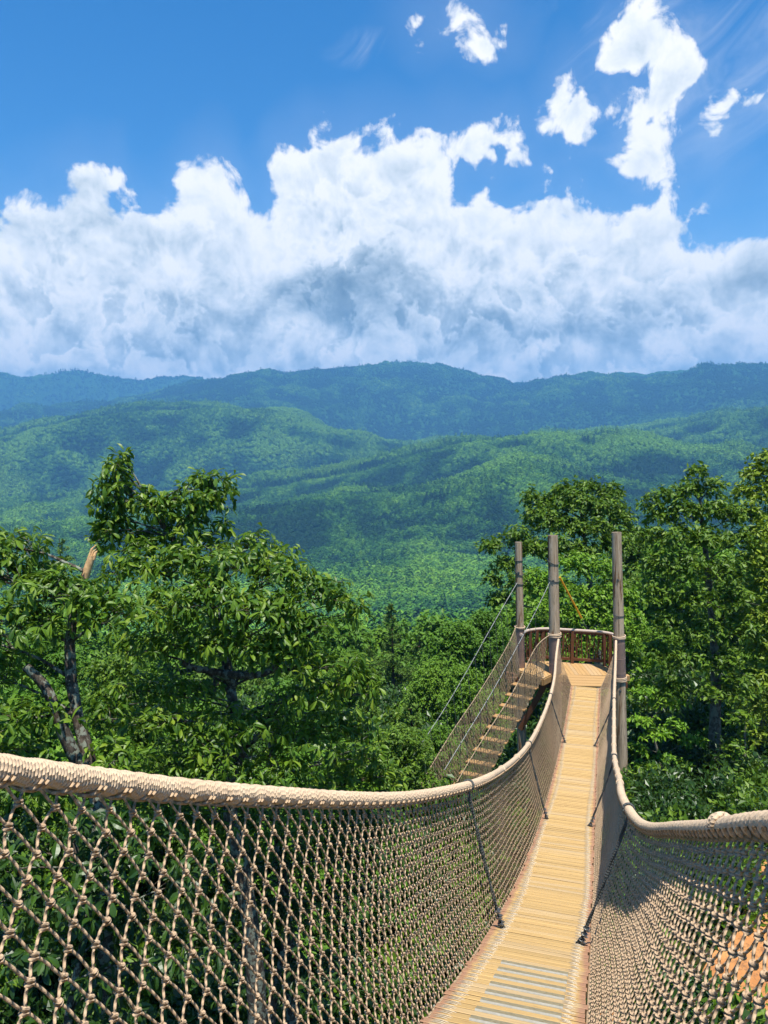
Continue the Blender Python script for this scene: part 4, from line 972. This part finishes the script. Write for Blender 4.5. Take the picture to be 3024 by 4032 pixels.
def place(p, pos, sc_, rz_, label, cat, group):
    e = bpy.data.objects.new(p.name, None); COL.objects.link(e); e.location = tuple(pos); e.scale = (sc_ * rng.uniform(.9, 1.1), sc_ * rng.uniform(.9, 1.1), sc_ * rng.uniform(.92, 1.12)); e.rotation_euler = (0, 0, rz_)
    e['label'] = label; e['category'] = cat; e['group'] = group; e.empty_display_size = .3
    for o in (p.t, p.c):
        c = o.copy(); COL.objects.link(c); c.parent = e
    return e
fine = [proto('broadleaf_tree', generic_broad(20 + q, 80, 7, .26, 9.0, 3.0, MIDLEAF, LS, 30), BARK2, [MIDLEAF, MIDLEAF, MAPLE, BROAD][q]) for q in range(4)]
finep = [proto('pine_tree', generic_pine(40 + q, 9.5, 2.6, .26, 11), PBARK, NEEDLE) for q in range(2)]
coarse = [proto('broadleaf_tree', generic_broad(60 + q, 34, 6, .55, 10.0, 3.6, MIDLEAF, LS, 18), BARK2, MIDLEAF) for q in range(4)]
coarsep = [proto('pine_tree', generic_pine(80 + q, 12, 2.8, .5, 5), PBARK, NEEDLE) for q in range(2)]
taken = []
def near_tree(p, x, ytop, dep, hscale, label, cat, h0, group=None):
    q = at(x, ytop, dep); base = foot(q); s_ = (q[2] - base[2]) / h0 if hscale is None else hscale
    if hscale is not None: base = np.array([q[0], q[1], q[2] - h0 * s_])     # foot hidden in the trees before it
    base[2] = max(base[2], gz(q[0], q[1]) - .3) if hscale is not None else base[2]
    e = place(p, base, s_, rng.uniform(0, 6.28), label, cat, group or 'trees on the slope beyond the bridge'); taken.append(base[:2]); return e
near_tree(finep[0], 850, 1330, 62, None, 'flat-topped pine with layered branches beyond the tip of the tall oak', 'pine', 10.2)
near_tree(finep[1], 905, 1345, 66, None, 'dark layered pine next to the flat-topped one, half way to the platform', 'pine', 10.2)
near_tree(finep[0], 800, 1380, 55, None, 'olive green pine partly behind the right side of the tall oak', 'pine', 10.2)
near_tree(finep[1], 800, 1500, 24, None, 'young pine with a dark bare stem beside the right tip of the tall oak', 'pine', 10.2)
near_tree(finep[0], 890, 1480, 27, None, 'soft yellowish young pine in the open patch between the tall oak and the net stairs', 'pine', 10.2)
near_tree(fine[0], 985, 1330, 46, None, 'rounded green tree left of the slim pole, above the suspension cables', 'tree', 9.6)
near_tree(fine[1], 1045, 1320, 50, None, 'leafy tree close behind the slim left pole', 'tree', 9.6)
near_tree(fine[0], 930, 1420, 38, None, 'mid green tree crossed by the outer suspension cable', 'tree', 9.6)
near_tree(fine[1], 1000, 1440, 34, None, 'leafy tree behind the upper net of the rope stairs', 'tree', 9.6)
near_tree(fine[3], 860, 1560, 23, None, 'small broad tree at the foot of the outer suspension cable', 'tree', 9.6)
near_tree(fine[0], 950, 1560, 28, None, 'leafy tree behind the lower half of the stair nets', 'tree', 9.6)
near_tree(fine[2], 1060, 1500, 33, None, 'bright green tree underneath the rope stairs', 'tree', 9.6)
near_tree(finep[1], 1180, 1530, 33, None, 'fresh green young pine under the platform between the rope stairs and the bridge', 'pine', 10.2)
near_tree(fine[3], 1110, 1620, 30, None, 'dark tree below the stairs, beside the foot of the slim pole', 'tree', 9.6)
near_tree(fine[1], 740, 1420, 40, None, 'round green tree glimpsed behind the right half of the tall oak', 'tree', 9.6)
near_tree(fine[0], 60, 1340, 30, None, 'light green tree behind the snapped-top oak', 'tree', 9.6)
near_tree(fine[3], 260, 1400, 26, None, 'dim green tree between the two left oak trunks', 'tree', 9.6)
near_tree(fine[1], 620, 1480, 26, None, 'green tree hidden behind the lower boughs of the tall oak', 'tree', 9.6)
near_tree(fine[1], 420, 1500, 24, None, 'shaded tree behind the fork of the tall oak', 'tree', 9.6)
near_tree(finep[0], 135, 1165, 95, 1.4, 'dark conifer standing above the others at the left, beyond the snapped-top oak', 'pine', 10.2)
near_tree(fine[3], 1570, 1280, 44, None, 'tree in the dark wood behind the straight pale trunk', 'tree', 9.6)
near_tree(fine[0], 1440, 1330, 46, None, 'tree in the wood right behind the right pole', 'tree', 9.6)
near_tree(fine[3], 1400, 1240, 56, None, 'tree seen in the gap between the platform tree and the big dark tree', 'tree', 9.6)
near_tree(fine[1], 1650, 1350, 40, None, 'tree behind the yellow-green one at the right edge', 'tree', 9.6)
near_tree(fine[0], 1480, 1560, 37, None, 'shady undergrowth tree left of the pale trunk', 'tree', 9.6)
near_tree(fine[3], 1340, 1500, 40, None, 'shady tree directly behind the right pole below the platform', 'tree', 9.6)
near_tree(fine[1], 1220, 1440, 46, None, 'tree behind the railing at the back of the platform', 'tree', 9.6)
for q, (x, y, dd) in enumerate(((1380, 1120, 62), (1450, 1180, 52), (1530, 1150, 56), (1610, 1180, 52), (1680, 1150, 46), (1740, 1120, 40), (1360, 1320, 46), (1600, 1420, 38), (1540, 1480, 38), (1420, 1480, 38), (1680, 1560, 35), (1160, 1330, 52), (1110, 1400, 44), (1260, 1560, 38), (1170, 1590, 38), (1390, 1640, 35), (1530, 1640, 34), (1780, 1350, 36))):
    near_tree(fine[q % 4] if q % 5 else fine[3], x, y, dd, None, 'leafy tree in the shady wood behind the platform and the big dark tree', 'tree', 9.6, 'trees in the shady wood behind the platform')
for q, (x, y, dd) in enumerate(((-40, 1420, 24), (80, 1500, 20), (180, 1560, 18), (330, 1600, 20), (480, 1640, 20), (620, 1640, 19), (740, 1600, 22), (40, 1700, 16), (700, 1750, 17), (820, 1720, 18))):
    near_tree(fine[q % 4], x, y, dd, None, 'leafy understorey tree behind the oaks at the left', 'tree', 9.6, 'understorey trees behind the left oaks')
# the slope below: every tree to about 170 m is an object of its own
cnt = 0; pts = []
r_ = np.random.default_rng(5)
while cnt < 215 and len(pts) < 60000:
    pts.append(0); a = r_.uniform(-.58, .58); r = math.sqrt(r_.uniform(48 ** 2, 185 ** 2)); x, y = r * sin(a), r * cos(a)
    if any((x - q[0]) ** 2 + (y - q[1]) ** 2 < (5.2 + r * .012) ** 2 for q in taken): continue
    taken.append((x, y)); pine = r_.random() < .28; lim = 1.0
    h = r_.uniform(.85, 1.35); zb = gz(x, y) - .3
    if a < .2:
        h = min(h, (-(400 - 60 * r_.random()) / 1597 * r - zb) / 10.5)
        if h < .42: taken.pop(); continue
    p = coarsep[cnt % 2] if pine else coarse[cnt % 4]
    place(p, (x, y, zb), h, r_.uniform(0, 6.28), 'pine among the forest on the slope below the bridge' if pine else 'leafy tree in the forest on the slope below the bridge', 'pine' if pine else 'tree', 'pines in the forest on the slope' if pine else 'broadleaf trees in the forest on the slope'); cnt += 1

# low bushes and saplings under the trees: uncountable cover
def bush(seed, n):
    r_ = np.random.default_rng(seed); mb = MB(); d = rdir(n); d[:, 2] = np.abs(d[:, 2]); P = d * np.array([.55, .55, .8]) * (.35 + .7 * r_.random((n, 1)) ** .6) * (1 + .3 * np.sin(d[:, :1] * 6 + seed) * np.cos(d[:, 1:2] * 7))
    D = unit(d + .8 * rdir(n) + np.array([0, 0, -.2])); put_leaves(mb, LS, P, D, .11 * r_.uniform(.6, 1.4, n), 0, r_.normal(0, .7, n)); o = mb.build('bush', SHADELEAF if seed % 4 else BROAD); COL.objects.unlink(o); return o  # most bushes take the leaf with shade put into its colour
bc = bpy.data.collections.new('bush_models')
for q in range(4): bc.objects.link(bush(q + 31, 750))
BUSH = []
rb_ = np.random.default_rng(77)
for lo, hi, n in ((11, 30, 900), (30, 70, 2600), (70, 190, 4200)):
    a_ = rb_.uniform(-.75, .75, n); q_ = np.sqrt(rb_.uniform(lo * lo, hi * hi, n)); BUSH.append(np.stack([q_ * np.sin(a_), q_ * np.cos(a_), rb_.uniform(.8, 1.7, n) * (1 + hi / 110)], -1))
BUSH = np.concatenate(BUSH); dmin = np.min(np.hypot(BUSH[:, None, 0] - c2[None, :40, 0], BUSH[:, None, 1] - c2[None, :40, 1]), axis=1)
BUSH = BUSH[(dmin > .9 + .25 * BUSH[:, 2]) & ~((np.arctan2(BUSH[:, 0], BUSH[:, 1]) > .27) & (np.hypot(BUSH[:, 0], BUSH[:, 1]) < 36) & (rb_.random(len(BUSH)) < .3))]
# far forest: one mass of canopies over the valley and hills
def clump(seed, n, size, conifer=False):
    r_ = np.random.default_rng(seed); mb = MB(); d = rdir(n); d[:, 2] = np.abs(d[:, 2]) * 1.0 - .25; d = unit(d)
    if conifer:
        h = r_.random(n) ** 1.3; a = r_.uniform(0, 2 * pi, n); R_ = .42 * (1 - h) + .03; P = np.stack([R_ * np.cos(a), R_ * np.sin(a), h * 1.7 - .3], -1); D = np.stack([np.cos(a), np.sin(a), -.25 + 0 * a], -1)
    else:
        lob = 1 + .30 * np.sin(d[:, 0] * 5 + seed) * np.cos(d[:, 1] * 5.5 - seed) + .15 * r_.normal(size=n); P = d * lob[:, None] * np.array([.5, .5, .55]); D = rdir(n); D = unit(D - d * (D * d).sum(1, keepdims=True)) + .15 * d
    sz = size * r_.uniform(.6, 1.4, n); put_leaves(mb, LS, P - D * sz[:, None] * .4, D, sz, 0, r_.normal(0, .35, n), d if not conifer else UP)
    if not conifer:
        v, f = blob_mesh(7, 5); lob = 1 + .25 * np.sin(v[:, 0] * 5 + seed) * np.cos(v[:, 1] * 5.5 - seed); mb.add(v * lob[:, None] * np.array([.42, .42, .46]), f, None, 0, False)
    o = mb.build('canopy', FOREST); COL.objects.unlink(o); return o
pc = bpy.data.collections.new('canopy_models')
for q in range(4): pc.objects.link(clump(q + 1, 190, .26))
for q in range(2): pc.objects.link(clump(q + 11, 110, .34, True))
def sector(r0, r1, sp, size, amax=.62):
    n = int(.5 * 2 * amax * (r1 * r1 - r0 * r0) / sp ** 2); r = np.sqrt(rng.uniform(r0 * r0, r1 * r1, n)); a = rng.uniform(-amax, amax, n); return a, r, size * rng.uniform(.7, 1.3, n)
parts = [sector(150, 700, 6.4, 10.5), sector(700, 2600, 7.6, 11.5), sector(2600, 4500, 10.5, 13), sector(4500, 6600, 15, 16), sector(7300, 8050, 26, 22, .62)]
a = np.concatenate([p[0] for p in parts]); r = np.concatenate([p[1] for p in parts]); szf = np.concatenate([p[2] for p in parts])
z = height(a, r)
# drop what hills hide from every viewpoint near the bridge
ag = np.linspace(-.66, .66, 450); rg = np.concatenate([np.linspace(150, 3000, 300), np.linspace(3010, 8200, 300)]); AG, RG = np.meshgrid(ag, rg, indexing='ij')
te = height(AG, RG) / RG; run = np.maximum.accumulate(te, axis=1); ia = np.clip(((a + .66) / 1.32 * 449).astype(int), 0, 449); ir = np.clip(np.searchsorted(rg, r) - 1, 0, len(rg) - 1)
keep = (z + szf * 1.8) / r > run[ia, ir] - .001
a, r, z, szf = a[keep], r[keep], z[keep], szf[keep]
fx, fy = r * np.sin(a), r * np.cos(a)
tk = np.array(taken); nearm = r < 200
bad = np.zeros(len(r), bool)
for q in np.where(nearm)[0]: bad[q] = (((tk - (fx[q], fy[q])) ** 2).sum(1) < 16).any()
fx, fy, z, szf, r = fx[~bad], fy[~bad], z[~bad], szf[~bad], r[~bad]
lift = np.where(r < 4500, szf * .30, szf * .05)
print('forest instances', len(fx))
kindn = fbm(fx / 300 + 5, fy / 300, 3) + rng.normal(0, .25, len(fx))
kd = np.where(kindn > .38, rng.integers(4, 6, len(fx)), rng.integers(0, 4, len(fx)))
def scatter(name, label, pts, size, pick, coll, tone=None):
    me = bpy.data.meshes.new(name); me.vertices.add(len(pts)); me.vertices.foreach_set('co', np.asarray(pts, np.float32).ravel())
    def attr(nm, t, vals):
        at_ = me.attributes.new(nm, t, 'POINT'); at_.data.foreach_set('value', vals)
    attr('size', 'FLOAT', np.asarray(size, np.float32)); attr('turn', 'FLOAT', rng.uniform(0, 6.28, len(pts)).astype(np.float32)); attr('pick', 'INT', np.asarray(pick, np.int32))
    if tone is not None: attr('tone', 'FLOAT', np.asarray(np.clip(tone, 0, 1), np.float32))
    fo = bpy.data.objects.new(name, me); COL.objects.link(fo); fo['kind'] = 'stuff'; fo['label'] = label
    ng = bpy.data.node_groups.new(name + '_scatter', 'GeometryNodeTree'); ng.interface.new_socket('Geometry', in_out='INPUT', socket_type='NodeSocketGeometry'); ng.interface.new_socket('Geometry', in_out='OUTPUT', socket_type='NodeSocketGeometry')
    gi = ng.nodes.new('NodeGroupInput'); go = ng.nodes.new('NodeGroupOutput'); ip = ng.nodes.new('GeometryNodeInstanceOnPoints'); ci = ng.nodes.new('GeometryNodeCollectionInfo')
    ci.inputs['Collection'].default_value = coll; ci.inputs['Separate Children'].default_value = True; ci.inputs['Reset Children'].default_value = True
    m2p = ng.nodes.new('GeometryNodeMeshToPoints')
    def named(nm, t):
        n = ng.nodes.new('GeometryNodeInputNamedAttribute'); n.data_type = t; n.inputs[0].default_value = nm; return n.outputs[0]
    ng.links.new(gi.outputs[0], m2p.inputs[0]); ng.links.new(m2p.outputs[0], ip.inputs['Points']); ng.links.new(ci.outputs[0], ip.inputs['Instance']); ip.inputs['Pick Instance'].default_value = True
    ng.links.new(named('pick', 'INT'), ip.inputs['Instance Index']); ng.links.new(named('size', 'FLOAT'), ip.inputs['Scale'])
    cx = ng.nodes.new('ShaderNodeCombineXYZ'); ng.links.new(named('turn', 'FLOAT'), cx.inputs[2]); ng.links.new(cx.outputs[0], ip.inputs['Rotation'])
    ng.links.new(ip.outputs[0], go.inputs[0])
    md = fo.modifiers.new('scatter', 'NODES'); md.node_group = ng
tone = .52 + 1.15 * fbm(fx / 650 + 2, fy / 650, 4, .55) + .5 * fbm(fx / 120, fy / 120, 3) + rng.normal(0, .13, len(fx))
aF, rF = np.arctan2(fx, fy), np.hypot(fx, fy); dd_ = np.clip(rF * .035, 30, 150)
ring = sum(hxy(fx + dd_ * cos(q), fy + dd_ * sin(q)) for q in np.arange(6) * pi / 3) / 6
tone -= np.clip((ring - z) / (dd_ * .16), -.35, .6)             # shading painted into the canopy colour: hollows darker, crests paler
tone -= .42 * np.clip((rF - 1930) / 80, 0, 1) * np.clip((2420 - rF) / 120, 0, 1) * np.clip((aF + .12) / .1, 0, 1)  # painted dark band behind the front ridge, in place of cloud shadow
tone -= .55 * np.clip((rF - 4500) / 900, 0, 1)  # cloud shadow on the far mountains, put into the tree colour
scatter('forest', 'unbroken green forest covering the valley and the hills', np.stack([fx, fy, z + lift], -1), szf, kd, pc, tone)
scatter('undergrowth', 'low leafy undergrowth on the slope below the bridge', np.stack([BUSH[:, 0], BUSH[:, 1], hxy(BUSH[:, 0], BUSH[:, 1]) - .1], -1), BUSH[:, 2], rng.integers(0, 4, len(BUSH)), bc)

# ------------------------------------------------------------------ haze, sun, sky
hm = bpy.data.materials.new('haze_air'); hm.use_nodes = True; nt = hm.node_tree; nt.nodes.clear()
out = nt.nodes.new('ShaderNodeOutputMaterial'); pv = nt.nodes.new('ShaderNodeVolumePrincipled'); nt.links.new(pv.outputs[0], out.inputs['Volume'])
HAZE = (0.19, 0.54, 1.0); HD = 1.4e-4
pv.inputs['Color'].default_value = (*HAZE, 1); pv.inputs['Density'].default_value = HD; pv.inputs['Anisotropy'].default_value = 0.0
hb = 8800.0; ht = float(HZ.max()) + 70.0; hl = float(HZ.min()) - 1.0
mb = MB(); vs = [(x, y, z) for z in (hl, ht) for x, y in ((-hb, -hb), (hb, -hb), (hb, hb), (-hb, hb))]
mb.add(vs, [[0, 3, 2, 1], [4, 5, 6, 7], [0, 1, 5, 4], [1, 2, 6, 5], [2, 3, 7, 6], [3, 0, 4, 7]])
o = mb.build('haze', hm); o['kind'] = 'stuff'

SUN_EL, SUN_AZ = radians(75), radians(165)      # compass: clockwise from the view direction (+Y)
to_sun = Vector((sin(SUN_AZ) * cos(SUN_EL), cos(SUN_AZ) * cos(SUN_EL), sin(SUN_EL)))
sl = bpy.data.lights.new('sun', 'SUN'); sl.energy = 4.6; sl.angle = radians(.5); sl.color = (1, .95, .86)
so_ = bpy.data.objects.new('sun', sl); COL.objects.link(so_); so_.rotation_euler = to_sun.to_track_quat('Z', 'Y').to_euler(); so_.location = (0, 0, 60)

w = bpy.data.worlds.new('World'); sc.world = w; w.use_nodes = True; nt = w.node_tree; nt.nodes.clear()
w.cycles.sampling_method = 'MANUAL'; w.cycles.sample_map_resolution = 512
sky = nt.nodes.new('ShaderNodeTexSky'); sky.sky_type = 'NISHITA'; sky.sun_disc = False; sky.sun_elevation = SUN_EL; sky.sun_rotation = SUN_AZ; sky.altitude = 500; sky.air_density = 1.0; sky.dust_density = .6; sky.ozone_density = 3.0
tcn = nt.nodes.new('ShaderNodeTexCoord'); sep = nt.nodes.new('ShaderNodeSeparateXYZ'); nt.links.new(tcn.outputs['Generated'], sep.inputs[0])
dx, dy, dzv = (V(nt, sep.outputs[q]) for q in range(3))
X = dx._m('ARCTAN2', dy); Y = dzv._m('ARCTAN2', (dx * dx + dy * dy).sqrt())
def ae(x, y):
    d = ray(x * K, y * K); return float(np.arctan2(d[0], d[1])), float(np.arctan2(d[2], np.hypot(d[0], d[1])))
RADPX = 1 / 1640.0
vec0 = combine(nt, X, Y, 0.0)
# warp so that outlines are never clean curves
wn = noise(nt, vec0, 9, 2, .5, dim='2D', col=True); ws1 = nt.nodes.new('ShaderNodeSeparateXYZ'); nt.links.new(wn, ws1.inputs[0])
wx = (V(nt, ws1.outputs[0]) - .5) * .06; wy = (V(nt, ws1.outputs[1]) - .5) * .06
Xw = X + wx; Yw = Y + wy
def fcurve(x, pts, lo, hi, ylo, yhi):
    n = nt.nodes.new('ShaderNodeFloatCurve'); mp = n.mapping; c = mp.curves[0]; mp.use_clip = True
    q = [((px - lo) / (hi - lo), (py - ylo) / (yhi - ylo)) for px, py in pts]
    c.points[0].location = q[0]; c.points[1].location = q[-1]
    for u in q[1:-1]: c.points.new(*u)
    for pnt in c.points: pnt.handle_type = 'AUTO'
    mp.update(); link(nt, ((x - lo) * (1 / (hi - lo))).clamp(), n.inputs['Value']); return V(nt, n.outputs[0]) * (yhi - ylo) + ylo
topline = [(-700, 470), (-300, 430), (-60, 410), (60, 392), (150, 372), (210, 352), (270, 345), (320, 420), (370, 405), (420, 360), (470, 330), (510, 360), (535, 405), (570, 345), (650, 285), (720, 262), (800, 252), (880, 262), (930, 238), (990, 240), (1050, 262), (1080, 330), (1110, 430), (1180, 420), (1240, 370), (1300, 405), (1400, 398), (1470, 400), (1510, 470), (1560, 470), (1610, 500), (1680, 460), (1900, 420), (2300, 400)]
tl = [ae(x, y) for x, y in topline]
Htop = fcurve(Xw, tl, -.85, .85, -.1, .6)
def ell(x, y, rx_, ry_, Xv=None, Yv=None):
    ax_, ey_ = ae(x, y); a_ = ((Xv or Xw) - ax_) * (1 / (rx_ * RADPX)); b_ = ((Yv or Yw) - ey_) * (1 / (ry_ * RADPX))
    return (1.0 - (a_ * a_ + b_ * b_).sqrt()) * (min(rx_, ry_) * RADPX)
F = Htop - Yw
for q in ((1395, 100, 70, 75), (1440, 190, 70, 100), (1375, 250, 55, 80), (1390, 345, 58, 75), (1215, 215, 45, 50), (1265, 255, 45, 50), (985, 35, 80, 50), (1045, 75, 50, 35), (1545, 300, 34, 60), (1620, 215, 52, 30), (1060, 290, 75, 40), (1110, 345, 40, 30), (1145, 385, 45, 45), (1230, 330, 40, 25), (1190, 270, 40, 30), (1440, 420, 60, 40)): F = F.max(ell(*q) * 1.35 + .005)
for q in ((1105, 405, 50, 30), (1190, 335, 40, 25), (1320, 300, 22, 42), (1500, 395, 48, 38), (528, 388, 18, 36), (300, 398, 18, 24), (1020, 395, 30, 18), (1640, 480, 40, 14)): F = F.min(ell(*q) * -1.3 + .004)
def billow(off=(0, 0), det=9, vd=2.0, sc_=17):
    v = combine(nt, X + wx * .5 + off[0], Y + wy * .5 + off[1], 0.0)
    a_ = noise(nt, v, sc_, det, .62, .2, dim='2D')
    vo = nt.nodes.new('ShaderNodeTexVoronoi'); vo.voronoi_dimensions = '2D'; vo.feature = 'SMOOTH_F1'; vo.inputs['Scale'].default_value = 21; vo.inputs['Detail'].default_value = vd; vo.inputs['Roughness'].default_value = .5; vo.inputs['Lacunarity'].default_value = 2.5; vo.inputs['Smoothness'].default_value = .4
    link(nt, v, vo.inputs['Vector'])
    return (a_ - .5) * 1.0 + (0.42 - V(nt, vo.outputs['Distance'])) * .22
n0 = billow(); r0_ = billow((0, 0), 5, 2.0, 16); rS = billow((.004, .022), 5, 2.0, 16)
field = F + n0 * .098 - .003
dens = field.ss(-.002, .019)
# thin veils
vl = noise(nt, combine(nt, X * 5 + Y * 9, Y * 22 - X * 16, 0.0), 1.0, 5, .6, .8, dim='2D')
veil = (ell(790, 105, 110, 40, X, Y) * 18).clamp() * vl.ss(.48, .75) * .55 + (ell(1560, 120, 320, 260, X, Y) * 7).clamp() * vl.ss(.3, .9) * .30 + (ell(1260, 60, 120, 90, X, Y) * 12).clamp() * vl.ss(.5, .75) * .3
veil2 = ((F + .05) * 10).clamp() * .10
cover = (dens.max(veil + veil2)).clamp()
# light on the cloud: tops and sun-facing puffs bright, thick bases blue-grey
wn2 = noise(nt, vec0, 7, 5, .5, .3, dim='2D')
relief = (r0_ - rS) * .55 + n0 * .12
sh = 0.96 - (field + (wn2 - .5) * .05).ss(.0, .11) * .24
# bank upon bank: each nearer billow has a crisp bright crest and greys downward
for dq, oq, am, dk in ((.050, 3.1, .17, .24), (.105, 7.7, .20, .31), (.165, 12.3, .20, .34), (.225, 17.9, .18, .28)):
    fq = (F - dq) + billow((oq, oq * .7), 7, 2.0, 13) * am
    sh = sh + ((0.95 - fq.ss(.0, .085) * dk) - sh) * fq.ss(-.003, .016)
sh = sh + relief
for x, y, rx_, ry_, k in ((740, 640, 260, 75, .40), (830, 585, 130, 50, .22), (150, 485, 170, 75, .24), (1120, 735, 240, 50, .26), (470, 725, 170, 55, .22), (1330, 700, 170, 60, .20), (1650, 585, 70, 60, .30), (330, 650, 150, 60, .14), (60, 800, 260, 18, .22), (930, 715, 160, 40, .2), (1560, 790, 170, 20, .18), (830, 520, 60, 60, .10), (1060, 600, 120, 60, .10), (1430, 235, 50, 50, .08)):
    g_ = (ell(x, y, rx_ * 1.15, ry_ * 1.2) * (1 / (min(rx_, ry_) * RADPX))); sh = sh - (g_ + (wn2 - .5) * 1.0).ss(-.1, 1.0) * (k * .92)
sh = sh.clamp()
rp_ = nt.nodes.new('ShaderNodeValToRGB'); link(nt, sh, rp_.inputs[0]); e = rp_.color_ramp.elements
e[0].position = .12; e[0].color = (.15, .22, .29, 1); e[1].position = .96; e[1].color = (.985, .98, .975, 1)
for p_, c_ in ((.40, (.27, .36, .44)), (.58, (.45, .54, .62)), (.74, (.68, .75, .81)), (.86, (.85, .885, .915))): q = e.new(p_); q.color = (*c_, 1)
bg1 = nt.nodes.new('ShaderNodeBackground'); bg2 = nt.nodes.new('ShaderNodeBackground'); mxs = nt.nodes.new('ShaderNodeMixShader'); wo = nt.nodes.new('ShaderNodeOutputWorld')
hs = nt.nodes.new('ShaderNodeHueSaturation'); hs.inputs['Saturation'].default_value = 1.38; hs.inputs['Value'].default_value = 1.0; nt.links.new(sky.outputs[0], hs.inputs['Color'])
nt.links.new(hs.outputs[0], bg1.inputs[0]); bg1.inputs[1].default_value = .11; nt.links.new(rp_.outputs[0], bg2.inputs[0]); bg2.inputs[1].default_value = .72
link(nt, cover, mxs.inputs[0]); nt.links.new(bg1.outputs[0], mxs.inputs[1]); nt.links.new(bg2.outputs[0], mxs.inputs[2]); nt.links.new(mxs.outputs[0], wo.inputs[0])
for o in list(bpy.data.objects):
    if '_o' in o.keys(): del o['_o']
